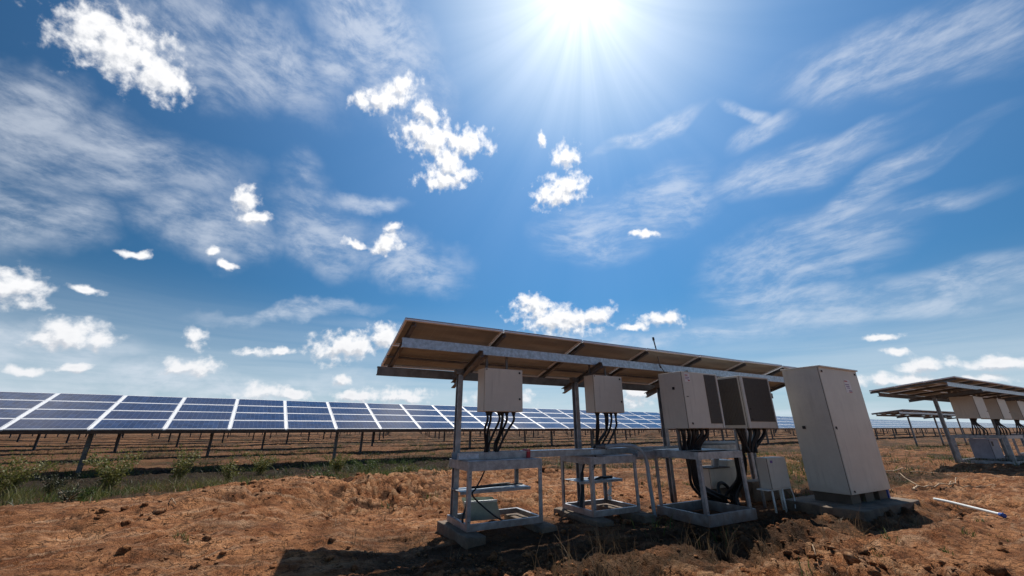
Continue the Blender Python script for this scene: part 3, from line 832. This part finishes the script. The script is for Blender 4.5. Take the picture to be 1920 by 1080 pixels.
# ------------------------------------------------------------------ cable tray along the stands
t = thing('cable_tray', 'galvanised cable tray running across the stands behind the hanging boxes', 'cable tray', (2.06, 5.45, .83))
b = MB(); L = 6.3
b.box((0, -.10, 0), (L, .12, .004), 'steel'); b.box((0, -.10, .004), (L, -.095, .085), 'steel'); b.box((0, .115, .004), (L, .12, .085), 'steel')
b.box((0, -.10, .085), (L, -.075, .089), 'steel'); b.box((0, .095, .085), (L, .12, .089), 'steel'); b.build('trough', t)
b = MB(); b.box((1.05, -.13, .0895), (3.1, .05, .0935), 'beam'); b.build('tray_cover', t)
for xx, ww in ((.02, .30), (2.3, .22), (4.35, .2)):
    b = MB(); b.box((xx, -.104, .012), (xx + ww, -.1005, .075), 'beam'); b.build('joint_plate', t)
b = MB(); b.tube([(4.9, .03, .13), (5.6, .03, .12), (6.35, .02, .115)], .038, 'conduit', 12); b.build('duct', t)
b = MB(); b.box((1.09, -.125, -.02), (1.145, .03, .115), 'red', .006)
tag(b.build('red_clamp', None, (2.06, 5.45, .83)), 'small bright red clamp wrapped around the cable tray', 'clamp')

# ------------------------------------------------------------------ stands
def stand(label, x0, x1, y0, y1, zb, zt, a=.05, base_h=.06, top_h=.075, shelf=None, short_rr=False, deck=None, base_ext=0.0, skip_rl=False, foot=True):
    t = thing('steel_stand', label, 'stand', (x0, y0, zb))
    w, d, h = x1 - x0, y1 - y0, zt - zb
    legs = [(0, 0), (w, 0), (w, d), (0, d)]
    for i, (lx, ly) in enumerate(legs):
        if skip_rl and i == 3: continue
        z0 = (shelf if (short_rr and i == 2) else base_h)
        sx = 1 if lx == 0 else -1; sy = 1 if ly == 0 else -1
        b = MB()
        b.box((min(lx, lx+sx*a), min(ly, ly+sy*.006), z0), (max(lx, lx+sx*a), max(ly, ly+sy*.006), h - top_h), 'steel')
        b.box((min(lx, lx+sx*.006), min(ly+sy*.006, ly+sy*a), z0), (max(lx, lx+sx*.006), max(ly+sy*.006, ly+sy*a), h - top_h), 'steel')
        b.box((min(lx+sx*(a-.006), lx+sx*a), min(ly+sy*.006, ly+sy*.022), z0), (max(lx+sx*(a-.006), lx+sx*a), max(ly+sy*.006, ly+sy*.022), h - top_h), 'steel')
        for zb_ in ((z0 + .03), (h - top_h - .03), (h - top_h - .07)):
            bx = lx + sx * a * .5; b.cyl((bx, ly - sy * .008, zb_), (bx, ly + sy * .001, zb_), .008, 'steel_dark', 6)
        b.build('leg', t)
    def ringf(name, z0, z1, e, mat):
        b = MB(); f = .045
        b.box((-e, -e, z0), (w + e, -e + .006, z1), mat); b.box((-e, d + e - .006, z0), (w + e, d + e, z1), mat)
        b.box((-e, -e + .006, z0), (-e + .006, d + e - .006, z1), mat); b.box((w + e - .006, -e + .006, z0), (w + e, d + e - .006, z1), mat)
        zz = z1 + .0003
        b.box((-e, -e, zz), (w + e, -e + f, zz + .006), mat); b.box((-e, d + e - f, zz), (w + e, d + e, zz + .006), mat)
        b.box((-e, -e + f, zz), (-e + f, d + e - f, zz + .006), mat); b.box((w + e - f, -e + f, zz), (w + e, d + e - f, zz + .006), mat)
        b.build(name, t)
        return
    ringf('top_frame', h - top_h, h - .007, .004, 'steel')
    ringf('base_frame', 0, base_h - .007, base_ext, 'steel')
    if deck is not None:
        b = MB(); b.box((deck[0], deck[1], h + .0005), (deck[2], deck[3], h + .007), 'steel'); b.build('deck_plate', t)
    if shelf is not None:
        b = MB(); b.box((.02, d*.42, shelf - .03), (w - .01, d*.42 + .006, shelf), 'steel'); b.box((.02, d*.42, shelf), (w - .005, d - .05, shelf + .006), 'steel'); b.build('shelf', t)
    if foot:
        for fx in (-.09, w - .17):
            b = rough_block((fx, -.22, -.40), (fx + .26, d + .12, -.012), .018, 7, seed=fx + x0)
            b.build('footing', t)
    return t
stand('first steel stand from the left, joined to the leftmost canopy post', 2.12, 3.24, 5.08, 5.80, .035, .825, shelf=.40, short_rr=True, skip_rl=True, base_h=.075, top_h=.11, deck=(.0, .0, 1.12, .2))
stand('second steel stand, between the first stand and the bent grey hose', 4.06, 4.98, 5.0, 5.78, .03, .825, shelf=.42, base_h=.075, top_h=.10, deck=(.3, 0, .92, .25))
stand('third steel stand with a heavy square base, under the louvred inverter boxes', 5.40, 6.46, 4.15, 5.0, -.065, .90, a=.055, base_h=.145, top_h=.10, deck=(.0, .25, 1.06, .85), base_ext=.035, foot=False)

# crossing rails from stand three back to the tray
b = MB(); b.channel((5.05, 5.15, .80), (8.05, 5.15, .80), .05, .10, .006, 'steel'); b.channel((5.0, 4.98, .845), (5.40, 4.98, .845), .04, .08, .006, 'steel')
tag(b.build('support_rail'), 'horizontal galvanised rail behind the third stand, carrying the cable tray', 'rail')

# bent grey hose
b = MB(); b.tube(curve_pts([(4.62, 5.30, .955), (4.86, 5.10, .975), (5.02, 5.0, .945), (5.13, 4.97, .84), (5.19, 4.97, .70), (5.20, 4.97, .42), (5.22, 4.97, .18), (5.24, 4.97, -.12)], 9), .030, 'conduit', 12)
tag(b.build('grey_hose'), 'bent grey hose curving from the cable tray down to the ground', 'hose')
b = MB(); b.tube([(4.62, 5.30, .955), (4.50, 5.39, .95)], .038, 'steel_dark', 10)
tag(b.build('hose_coupling'), 'dark coupling at the upper end of the bent grey hose', 'coupling')
# black cable on the shelf, down to the ground
b = MB(); b.tube(curve_pts([(2.58, 5.52, .86), (2.52, 5.45, .68), (2.38, 5.4, .48), (2.30, 5.35, .40), (2.42, 5.22, .26), (2.62, 5.15, .12), (2.85, 5.13, .07), (3.05, 5.2, .08)], 8), .011, 'black', 8)
tag(b.build('sagging_cable'), 'thin black cable sagging from the shelf to the base of the first stand', 'cable')
b = MB(); b.tube(curve_pts([(2.3, 5.55, .46), (2.5, 5.5, .47), (2.8, 5.56, .475), (3.0, 5.6, .47)], 6), .016, 'black', 8); b.tube(curve_pts([(2.4, 5.50, .46), (2.7, 5.47, .47), (3.1, 5.58, .46), (3.22, 5.6, .45)], 6), .012, 'black', 8)
tag(b.build('loose_cables'), 'loose black cables lying on the shelf of the first stand', 'cables')
b = MB(); b.tube(curve_pts([(2.20, 5.3, .44), (2.19, 5.28, .3), (2.13, 5.25, .14), (2.17, 5.2, .03)], 8), .014, 'black', 8)
tag(b.build('ground_cable'), 'dark cable running down between the left post and front leg of the first stand', 'cable')
b = MB(); b.tube(curve_pts([(4.62, 5.55, .86), (4.55, 5.5, .68), (4.42, 5.48, .5), (4.38, 5.47, .47)], 8), .018, 'black', 8); b.tube(curve_pts([(4.42, 5.42, .44), (4.6, 5.44, .48), (4.8, 5.5, .47), (4.9, 5.5, .47)], 6), .02, 'black', 8)
tag(b.build('shelf_cable'), 'black cable lying on the shelf of the second stand', 'cable')
b = MB(); b.tube(curve_pts([(4.36, 5.50, .76), (4.26, 5.48, .55), (4.22, 5.44, .32), (4.14, 5.4, .10), (4.1, 5.36, -.04)], 8), [.016]*8 + [.03]*20 + [.036]*5, 'black', 10)
tag(b.build('thick_cable'), 'thick black cable dropping to the ground inside the second stand', 'cable')
b = MB(); b.tube(curve_pts([(4.82, 5.50, .43), (4.84, 5.49, .32), (4.81, 5.5, .20), (4.83, 5.5, .13)], 6), [.012, .02, .03, .035, .03, .035] * 3 + [.02], 'plastic_white', 8)
tag(b.build('white_rag'), 'white twisted rag hanging from the shelf of the second stand', 'rag')
# pale tub inside stand one
t = thing('plastic_tub', 'pale green plastic tub tipped inside the base of the first stand', 'tub', (2.42, 5.75, .0), R(-8))
b = MB()
p = [(0, 0), (.52, 0)]
v = [b.bm.verts.new(c) for c in ((.02, .03, 0), (.50, .03, 0), (.48, .28, 0), (.05, .28, 0), (-.06, 0, .24), (.42, -.02, .23), (.45, .32, .25), (-.03, .33, .26))]
k = b.mi('tub')
for q in ((3,2,1,0), (0,1,5,4), (1,2,6,5), (2,3,7,6), (3,0,4,7)): b.bm.faces.new([v[i] for i in q]).material_index = k
b.build('tub_body', t)
b = MB(); b.box((-.07, -.03, .235), (.42, -.005, .262), 'plastic_white', .004); b.build('rim', t)
# small box on legs, right of stand three
t, door = enclosure('junction_box', 'small pale box on short white legs between the third stand and tall cabinet', 'electrical box', 7.20, 4.2, .28, .54, .20, .48)
b = MB(); b.box((.07, -.006, .40), (.13, -.001, .44), 'ink'); b.build('sticker', door)
b = MB(); b.tube(curve_pts([(.505, .0, .01), (.53, -.01, -.1), (.52, -.02, -.2), (.45, -.04, -.3)], 5), .008, 'plastic_white', 6); b.build('wire', t)
for lx, ly in ((.04, .05), (.30, .03), (.48, .17)):
    b = MB(); b.tube([(lx, ly, .0), (lx, ly, -.38)], .016, 'plastic_white', 8); b.build('leg', t)
b = MB(); b.box((-.10, .03, -.02), (.58, .22, -.004), 'plastic_white', .002); b.build('base_plate', t)
# low wide box behind
t, door = enclosure('junction_box', 'low wide beige box on the ground behind the third stand', 'electrical box', 7.02, 5.2, .18, .95, .40, .34)
b = MB(); b.box((-.02, -.02, .34), (.60, .42, .355), 'seam', .003); b.build('lid_edge', t)
b = MB(); b.box((.62, .05, .341), (.92, .40, .46), 'paint', .006); b.build('raised_part', t)
b = MB(); b.box((.05, .03, -.2), (.87, .37, -.001), 'concrete'); b.build('plinth', t)
b = MB(); b.tube(curve_pts([(7.35, 5.3, .52), (7.34, 5.25, .7), (7.3, 5.2, .85)], 4), .05, 'conduit', 10)
tag(b.build('riser_pipe'), 'short grey riser pipe on the low wide box behind the stands', 'pipe')
# things right behind the small box
b = rough_block((8.0, 5.05, -.1), (9.3, 5.35, .26), .012, 6); tag(b.build('concrete_kerb'), 'weathered concrete block seen low between small box and tall cabinet', 'block')

# white pipe with blue fitting
def on_ground(x, y, dz): return (x, y, gz(x, y) + dz)
t = thing('white_pipe', 'white plastic pipe with a blue end lying on the dirt right of the cabinet', 'pipe', on_ground(10.1, 2.9, 0))
ox, oy, oz = t.location
pp = [(10.36, 3.22), (10.17, 2.985), (9.98, 2.75), (9.79, 2.52), (9.60, 2.29)]
zs = [.05, .055, .05, .045, .04]
za, zb = gz(*pp[0]), gz(*pp[-1]); lift = max(0, max(gz(*p) - (za + (zb - za) * i / 4) for i, p in enumerate(pp)))
pts = [(x - ox, y - oy, za + (zb - za) * i / 4 + lift * .6 + z - oz) for i, ((x, y), z) in enumerate(zip(pp, zs))]
b = MB(); b.tube(curve_pts(pts, 6), .022, 'plastic_white', 12); b.build('tube', t)
e = Vector(pts[-1]); dr = (e - Vector(pts[-2])).normalized()
b = MB(); b.cyl(e - dr*.02, e + dr*.05, .027, 'blue', 14); b.cyl(e + dr*.015, e + dr*.035, .033, 'blue', 8); b.build('end_fitting', t)

# ------------------------------------------------------------------ equipment below the second canopy
lab2 = ['leftmost of the dark boxes hanging under the second canopy', 'middle one of the dark boxes hanging under the second canopy', 'rightmost dark box under the second canopy, at the picture edge', 'box furthest under the second canopy, cut by the picture edge']
for i, lab in enumerate(lab2):
    t, door = enclosure('combiner_box', lab, 'electrical box', 21.6 + i * 2.75, 4.75, 1.56, 1.05, .62, .76, group='boxes hung under the second canopy')
    lock(door, .95, .25)
    for k in range(5):
        cable(t, [(.12 + k*.17, .3, .0), (.12 + k*.13, .3, -.15), (.16 + k*.14, .35 - .05*k, -.4), (.20 + k*.15 + random.uniform(-.1, .1), .42 - .06*k, -.64)], .020)
    for hx in (.2, .85):
        b = MB(); b.box((hx-.03, .56, .5), (hx+.03, .64, 1.0), 'steel_dark'); b.build('hanger', t)
for i, (xx, lab) in enumerate(((20.9, 'steel stand under the leftmost box of the second canopy'), (24.6, 'steel stand under the middle boxes of the second canopy'), (28.0, 'steel stand under the second canopy at the picture edge'))):
    g0 = gz(xx + 1, 5.0)
    stand(lab, xx, xx + 1.9, 4.2, 5.5, g0 + .02, g0 + .92, a=.08, base_h=.10, top_h=.10)
t, door = enclosure('meter_cabinet', 'violet grey cabinet standing inside the stand of the second canopy', 'cabinet', 21.3, 4.7, gz(21.8, 4.9) + .13, .95, .5, .62)
for ch in t.children: 
    if ch.name.startswith(('door', 'body')): ch.data.materials[0] = MAT['grey_door']
b = MB(); b.box((.1, -.006, .40), (.28, -.001, .55), 'seam'); b.build('sticker', door)

# ------------------------------------------------------------------ solar tables in rows
ROW_ROT = R(5.2)
def row_to_world(s, c): return (s * math.cos(ROW_ROT) - c * math.sin(ROW_ROT), s * math.sin(ROW_ROT) + c * math.cos(ROW_ROT))
PW, COLS, DEPTH, Z0, Z1 = 2.0, 13, 3.6, 1.19, 2.55
TL = PW * COLS
SL = math.hypot(DEPTH, Z1 - Z0); TILT = math.atan2(Z1 - Z0, DEPTH); PH = SL / 4
gp = 0.045
b = MB()
b.box((gp, .014, -.030), (PW - gp, PH - .014, -.004), 'backsheet')
b.box((gp + .026, .048, -.0035), (PW - gp - .026, PH - .048, .0005), 'cells')
for p0, p1 in (((gp, .010, -.034), (PW-gp, .048, .003)), ((gp, PH-.048, -.034), (PW-gp, PH-.010, .003)), ((gp, .048, -.034), (gp+.026, PH-.048, .003)), ((PW-gp-.026, .048, -.034), (PW-gp, PH-.048, .003))):
    b.box(p0, p1, 'frame')
PANEL = b.mesh('solar_panel')
b = MB(); b.box((-.040, .0, -.05), (.040, SL, -.010), 'white_rail'); RAIL = b.mesh('glare_rail')  # strip built for the white reflection between panel columns
GROUND = -0.38
def solar_table(label, s0, group):
    x, y = row_to_world(s0, 19.9)
    t = thing('solar_table', label, 'solar table', (x, y, GROUND), ROW_ROT, group)
    M = Matrix.Translation((0, 0, Z0 - GROUND)) @ Matrix.Rotation(TILT, 4, 'X')
    def part(name, me, mat_):
        o = bpy.data.objects.new(name, me); COL.objects.link(o); o.parent = t; o.matrix_local = mat_; return o
    for i in range(COLS):
        for r in range(4):
            j = Matrix.Rotation(random.uniform(-.006, .006), 4, 'X') @ Matrix.Rotation(random.uniform(-.004, .004), 4, 'Y')
            part('solar_panel', PANEL, M @ Matrix.Translation((i * PW, r * PH, 0)) @ j)
    for i in range(COLS + 1):
        part('glare_rail', RAIL, M @ Matrix.Translation((i * PW, 0, .0)))
    for u, nm, mt, hh in ((.02, 'edge_purlin', 'rustbeam', .11), (SL*.33, 'purlin', 'steel_dark', .08), (SL*.66, 'purlin', 'steel_dark', .08), (SL-.08, 'purlin', 'steel_dark', .08)):
        b = MB(); b.box((.0, u - .02, -.055 - hh), (TL, u + .04, -.056), mt); o = b.build(nm, t); o.matrix_local = M
    zt = Z0 - GROUND + math.sin(TILT) * SL * .5 - .26
    b = MB(); b.tube([(.1, DEPTH*.5, zt), (TL - .1, DEPTH*.5, zt)], .075, 'steel_dark', 10); b.build('torque_tube', t)
    for sx in (3.73, 12.4, 21.07):
        b = MB(); b.channel((sx, DEPTH*.5, -.2), (sx, DEPTH*.5, zt - .05), .12, .17, .01, 'steel_dark', up=(0, 1, 0)); po = b.build('post', t)
        b = MB(); b.box((sx - .22, DEPTH*.5 - .17, zt - .16), (sx + .18, DEPTH*.5 + .15, zt + .12), 'seam', .02)
        b.tube([(sx - .30, DEPTH*.5 - .12, zt - .12), (sx - .16, DEPTH*.5 - .12, zt - .12)], .12, 'black', 12); b.build('drive_unit', t)
        b = MB(); b.bar((sx, .15, Z0 - GROUND - .13), (sx, DEPTH - .1, Z1 - GROUND - .17), .06, .10, 'steel_dark'); b.build('rafter', t)
    for sx in ():
        b = MB(); b.channel((sx, DEPTH*.78, -.2), (sx, DEPTH*.78, Z0 - GROUND + math.sin(TILT)*SL*.78 - .15), .08, .11, .008, 'steel_dark', up=(0, 1, 0)); b.build('post', t)
    return t
G = 'solar tables of the front row'
names = ['solar table at the left end of the front row, cut by the picture edge',
         'nearest blue solar table of the front row, left of the canopy',
         'second solar table of the front row, passing behind the first steel stand',
         'third solar table of the front row, seen behind the two hanging combiner boxes',
         'fourth solar table of the front row, seen between the combiner and inverter boxes',
         'fifth solar table of the front row, small and far beyond the inverter boxes']
for i, n_ in enumerate(names): solar_table(n_, -34.3 + i * TL, G)

def simple_table_mesh(nposts=3):
    b = MB()
    M = Matrix.Translation((0, 0, Z0 - GROUND)) @ Matrix.Rotation(TILT, 4, 'X')
    for r in range(4):
        b.box((.0, r*PH + .02, -.03), (TL, (r+1)*PH - .02, 0), 'cells', 0, M)
        b.box((.0, (r+1)*PH - .0199, -.031), (TL, (r+1)*PH + .0199, .004), 'frame', 0, M)
    for i in range(COLS + 1): b.box((i*PW - .05, 0, -.02), (i*PW + .05, SL, .008), 'white_rail', 0, M)
    b.box((0, -.0, -.14), (TL, .05, -.035), 'rustbeam', 0, M)
    b.box((0, DEPTH*.5 - .07, 1.75), (TL, DEPTH*.5 + .07, 1.89), 'steel_dark')
    for k in range(nposts):
        sx = TL * (k + .5) / nposts
        b.box((sx - .07, DEPTH*.5 - .08, -.3), (sx + .07, DEPTH*.5 + .08, 1.8), 'steel_dark')
    return b.mesh('solar_table')
SIMPLE = simple_table_mesh()
def far_table(s, c, label, group):
    o = bpy.data.objects.new('solar_table', SIMPLE); COL.objects.link(o)
    x, y = row_to_world(s, c); o.location = (x, y, GROUND); o.rotation_euler = (0, 0, ROW_ROT)
    tag(o, label, 'solar table', group)
for i in range(7):
    far_table(-34.3 + (6 + i) * TL, 19.9, 'tiny far solar table at the receding right end of the front row', 'far solar tables of the front row')
for k in range(1, 12):
    c = 19.9 + 8.7 * k
    n0 = -2 - k // 2
    for i in range(n0, 7 + k // 2):
        far_table(i * TL + (k % 3) * 3.1, c, 'solar table in the rows behind the front row, its posts seen below the panels', 'solar tables in the rows behind')

# ------------------------------------------------------------------ sky, clouds, sun
CUMULUS = [(-54.4, 36.5, 5.16, 3.13, -173.0), (-57.0, 37.2, 2.34, 1.88, -152.0), (-50.5, 35.8, 2.87, 1.94, -174.0), (-23.9, 43.2, 4.38, 1.5, -168.0), (-20.9, 45.4, 3.15, 1.39, -159.0), (-15.8, 43.2, 3.23, 1.64, 173.0), (-13.9, 40.1, 6.32, 2.38, 174.0), (-8.2, 40.0, 4.56, 1.89, -170.0), (-11.6, 35.2, 4.98, 1.6, -174.0), (-11.3, 37.4, 2.77, 2.49, -173.0), (8.3, 33.8, 4.47, 2.41, -171.0), (9.7, 38.5, 2.44, 1.69, 175.0), (-38.5, 26.9, 1.91, 1.53, 97.0), (-37.1, 24.9, 1.79, 0.78, -163.0), (-20.1, 25.0, 2.5, 1.35, -149.0), (-19.1, 27.6, 1.45, 0.89, -171.0), (-24.5, 24.3, 1.77, 0.73, -180.0), (-46.9, 17.7, 1.15, 0.57, -177.0), (-38.5, 18.6, 0.98, 0.51, -166.0), (-40.5, 19.6, 0.84, 0.56, -164.0), (-54.2, 12.2, 2.19, 1.69, 170.0), (-49.7, 13.2, 1.32, 0.48, -173.0), (-49.5, 8.6, 3.13, 1.31, 179.0), (-47.2, 8.2, 1.5, 0.75, -173.0), (-39.5, 9.2, 1.46, 0.96, 107.0), (-39.4, 6.4, 2.46, 1.18, -177.0), (-23.4, 10.5, 4.83, 2.02, -168.0), (-18.3, 12.0, 3.28, 1.93, -177.0), (6.9, 15.2, 6.43, 2.2, 171.0), (3.3, 17.2, 3.14, 1.74, 179.0), (12.6, 15.6, 2.99, 1.39, -173.0), (21.8, 14.1, 3.19, 1.03, 175.0), (18.1, 13.5, 2.21, 0.52, 176.0), (-32.2, 4.0, 2.65, 0.87, -179.0), (-28.6, 3.7, 1.89, 0.71, -179.0), (-23.5, 6.0, 1.32, 0.96, 176.0), (-16.1, 4.2, 4.39, 0.99, -179.0), (-21.5, 4.0, 2.79, 0.89, -179.0), (-1.5, 4.0, 4.58, 1.17, -180.0), (44.3, 8.9, 1.44, 0.44, 179.0), (45.5, 7.3, 1.26, 0.38, 173.0), (46.9, 6.0, 1.81, 0.89, -168.0), (51.4, 5.5, 1.8, 0.77, 175.0), (44.7, 4.4, 3.55, 0.75, 176.0), (-48.6, 5.7, 1.25, 0.51, -175.0), (-51.3, 5.1, 1.24, 0.48, -175.0), (17.8, 4.1, 4.17, 1.26, 179.0), (-34.2, 8.6, 1.75, 0.58, -175.0), (-31.1, 8.8, 1.41, 0.6, -176.0), (21.2, 26.2, 2.03, 0.44, 171.0), (5.6, 40.8, 0.97, 0.88, 88.0), (50.3, 4.0, 1.91, 0.48, 176.0)]
CIRRUS_L = [(-53.4, 26.9, 13.02, 3.89, -175.0), (-54.8, 19.6, 4.96, 3.72, -168.0), (-41.3, 22.9, 7.43, 3.42, -172.0), (-28.6, 25.5, 7.62, 4.27, 136.0), (-16.0, 23.0, 7.18, 4.21, 172.0), (-58.4, 29.3, 4.02, 2.76, -151.0), (-44.1, 42.4, 12.82, 5.1, 180.0), (-26.8, 50.4, 13.84, 6.5, 156.0), (-23.5, 30.9, 5.51, 1.43, -174.0), (-31.0, 46.3, 4.41, 3.21, -178.0), (-49.7, 7.8, 5.51, 2.04, -172.0), (-37.1, 4.7, 19.09, 2.09, -177.0), (-29.9, 13.9, 9.36, 0.97, -173.0)]
CIRRUS_R = [(40.7, 29.6, 8.57, 2.11, 175.0), (43.3, 30.5, 7.53, 0.85, 180.0), (23.8, 39.6, 7.75, 0.88, -175.0), (39.0, 34.8, 3.63, 1.02, -169.0), (38.3, 37.0, 3.35, 0.71, 137.0), (45.9, 24.5, 10.17, 1.15, -166.0), (38.8, 19.7, 9.42, 3.77, -170.0), (37.2, 14.8, 8.67, 2.57, 170.0), (50.5, 13.5, 8.86, 1.65, 180.0), (14.0, 27.8, 8.39, 3.79, 178.0), (54.3, 35.5, 11.11, 2.99, 164.0), (24.9, 29.9, 5.98, 4.36, -169.0), (45.1, 21.6, 9.53, 1.06, -180.0), (11.1, 11.8, 28.6, 1.07, 178.0), (42.6, 11.9, 14.01, 1.29, 177.0)]
world = bpy.data.worlds.new("World"); scene.world = world; world.use_nodes = True
t = NT(world.node_tree)
bg = t.n.get('Background')
sky = t.new('ShaderNodeTexSky', sky_type='NISHITA')
sky.sun_disc = False; sky.sun_elevation = SUN_EL; sky.sun_rotation = SUN_AZ
sky.altitude = 300; sky.air_density = 1.0; sky.dust_density = 0.35; sky.ozone_density = 3.0
SKY_STRENGTH = 0.10
dirv = t.vmath('NORMALIZE', t.new('ShaderNodeTexCoord').outputs['Generated'])
sep = t.new('ShaderNodeSeparateXYZ'); t.l.new(dirv, sep.inputs[0])
az = t.math('SUBTRACT', t.math('ARCTAN2', sep.outputs[0], sep.outputs[1]), CAM_YAW)
az = t.math('MULTIPLY', az, 180 / math.pi)
el = t.math('MULTIPLY', t.math('ARCSINE', sep.outputs[2]), 180 / math.pi)
cmb = t.new('ShaderNodeCombineXYZ'); t.l.new(az, cmb.inputs[0]); t.l.new(el, cmb.inputs[1])
ae = cmb.outputs[0]                                  # degrees: bearing, height above the horizon
def warp(vec, scale, amt, detail=3):
    c = t.noise(vec, scale, detail, 0.55, color=True)
    return t.vmath('ADD', vec, t.vmath('SCALE', t.vmath('SUBTRACT', c, (0.5, 0.5, 0.5)), amt))
def blobs(vec, lst, grow=1.0):
    acc = None
    for (a, e, ra, re_, rot) in lst:
        mp = t.mapping(vec, (a, e, 0), (0, 0, R(rot)), (ra * grow, re_ * grow, 50), 'TEXTURE')
        g = t.new('ShaderNodeTexGradient', gradient_type='SPHERICAL'); t.l.new(mp, g.inputs[0])
        acc = g.outputs['Fac'] if acc is None else t.math('MAXIMUM', acc, g.outputs['Fac'])
    return acc
# cumulus
wv = warp(warp(ae, 0.22, 2.4, 3), 1.0, 0.6, 4)
m_cu = blobs(wv, CUMULUS, 1.62)
fb = t.noise(ae, 0.62, 10, 0.56, 0.1)
m_up = blobs(t.vmath('ADD', warp(ae, 0.22, 2.4, 3), (0.15, 0.75, 0.0)), CUMULUS, 1.62)
fb_lit = t.noise(t.vmath('ADD', ae, (0.35, 0.75, 0.0)), 0.62, 5, 0.52, 0.1)
dens = t.math('ADD', t.math('MULTIPLY', m_cu, 1.15), t.math('MULTIPLY', t.math('SUBTRACT', fb, 0.5), 1.9))
has = t.rng(m_cu, 0.02, 0.16)
a_cu = t.math('MULTIPLY', t.rng(dens, 0.24, 0.92), has)
shade = t.rng(t.math('ADD', t.math('MULTIPLY', t.math('SUBTRACT', fb, fb_lit), 1.2), t.math('MULTIPLY', t.math('SUBTRACT', m_cu, m_up), 0.8)), -0.26, 0.10)
shade = t.math('ADD', t.math('MULTIPLY', shade, 0.50), 0.50)
thick = t.rng(dens, 0.7, 1.9, 1.0, 0.80)
low = t.rng(el, 2, 18, 0.84, 1.0)
br = t.math('MULTIPLY', t.math('MULTIPLY', shade, thick), low)
cu_col = t.mix(br, (0.30, 0.36, 0.46), (1.02, 1.02, 1.03))
# cirrus: streaks drawn out along two directions
def streak(rot, sx, sy, seed):
    v = t.mapping(warp(ae, 0.06, 6.0, 1), (seed, seed * 0.7, 0), (0, 0, R(rot)), (sx, sy, 1))
    return t.math('ADD', t.math('MULTIPLY', t.noise(v, 1.6, 8, 0.62, 0.0), 0.55), t.math('MULTIPLY', t.noise(t.mapping(ae, (seed, 0, 0), (0, 0, R(rot * 1.6)), (0.16, 0.34, 1)), 1.0, 8, 0.66, 0.2), 0.45))
wl = warp(ae, 0.09, 11.0, 5)
m_l = t.rng(blobs(wl, CIRRUS_L, 1.5), 0.0, 0.75)
m_r = t.rng(blobs(warp(ae, 0.10, 4.5, 2), CIRRUS_R, 1.55), 0.0, 0.70)
s_l = t.rng(streak(12, 0.10, 0.26, 3.0), 0.36, 0.64)
s_r = t.rng(streak(-24, 0.07, 0.42, 9.0), 0.38, 0.66)
a_ci = t.math('MAXIMUM', t.math('MULTIPLY', m_l, t.math('MULTIPLY_ADD', s_l, 0.48, 0.08)), t.math('MULTIPLY', m_r, t.math('MULTIPLY_ADD', s_r, 0.42, 0.08)))
# base sky, with a deeper blue like the photograph's
skyc = t.vmath('SCALE', sky.outputs[0], SKY_STRENGTH)
gm = t.new('ShaderNodeGamma'); t.l.new(skyc, gm.inputs[0]); gm.inputs[1].default_value = 1.0
blue = t.vmath('MULTIPLY', gm.outputs[0], (0.37, 0.96, 1.24))
# distance from the sun
cosg = t.vmath('DOT_PRODUCT', dirv, tuple(SUN_GLOW))
gam = t.math('MULTIPLY', t.math('ARCCOSINE', t.math('MINIMUM', cosg, 0.99999)), 180 / math.pi)
away = t.rng(gam, 12, 72, 1.0, 0.46)
blue = t.vmath('SCALE', blue, away)
blue = t.mix(t.rng(gam, 24, 4, 0.0, 0.55), blue, (0.55, 0.66, 0.80))
haze = t.rng(el, -2, 18, 0.95, 0.0)
hazen = t.rng(t.noise(t.mapping(ae, scale=(0.03, 0.45, 1)), 1.0, 6, 0.6, 0.5), 0.25, 0.75, 0.65, 1.15)
col = t.mix(t.math('MULTIPLY', haze, hazen, clamp=True), blue, (0.62, 0.72, 0.81))
col = t.mix(a_ci, col, (0.78, 0.83, 0.91))
col = t.mix(a_cu, col, cu_col)
# bright aureole of thin haze around the sun
rayn = t.noise(t.mapping(t.vmath('NORMALIZE', t.vmath('SUBTRACT', ae, (15.0, 58.0, 0))), scale=(3.2, 3.2, 1)), 1.0, 4, 0.6)
gl = t.math('MULTIPLY', t.math('POWER', 2.718, t.math('MULTIPLY', gam, -1 / 5.5)), 0.80)
gl2 = t.math('MULTIPLY', t.math('POWER', 2.718, t.math('MULTIPLY', gam, -1 / 16.0)), 0.36)
glow = t.math('MULTIPLY', t.math('ADD', gl, gl2), t.rng(rayn, 0.3, 0.7, 0.84, 1.16))
glow = t.math('ADD', glow, t.rng(gam, 3.5, 0.3, 0, 5.0))
gcol = t.vmath('SCALE', (1.06, 0.97, 0.90), glow)
tot = t.vmath('ADD', col, gcol)
t.l.new(tot, bg.inputs['Color']); bg.inputs['Strength'].default_value = 1.0

sl = bpy.data.lights.new('sun', 'SUN'); sl.energy = 4.8; sl.angle = R(0.6); sl.color = (1.0, 0.95, 0.87)
so = bpy.data.objects.new('sun', sl); COL.objects.link(so)
so.rotation_euler = (-SUN_DIR).to_track_quat('-Z', 'Y').to_euler()
so.location = (0, 0, 30)
scene.cycles.max_bounces = 6
scene.cycles.diffuse_bounces = 3
scene.cycles.glossy_bounces = 3
scene.cycles.transparent_max_bounces = 6
scene.cycles.sample_clamp_indirect = 6
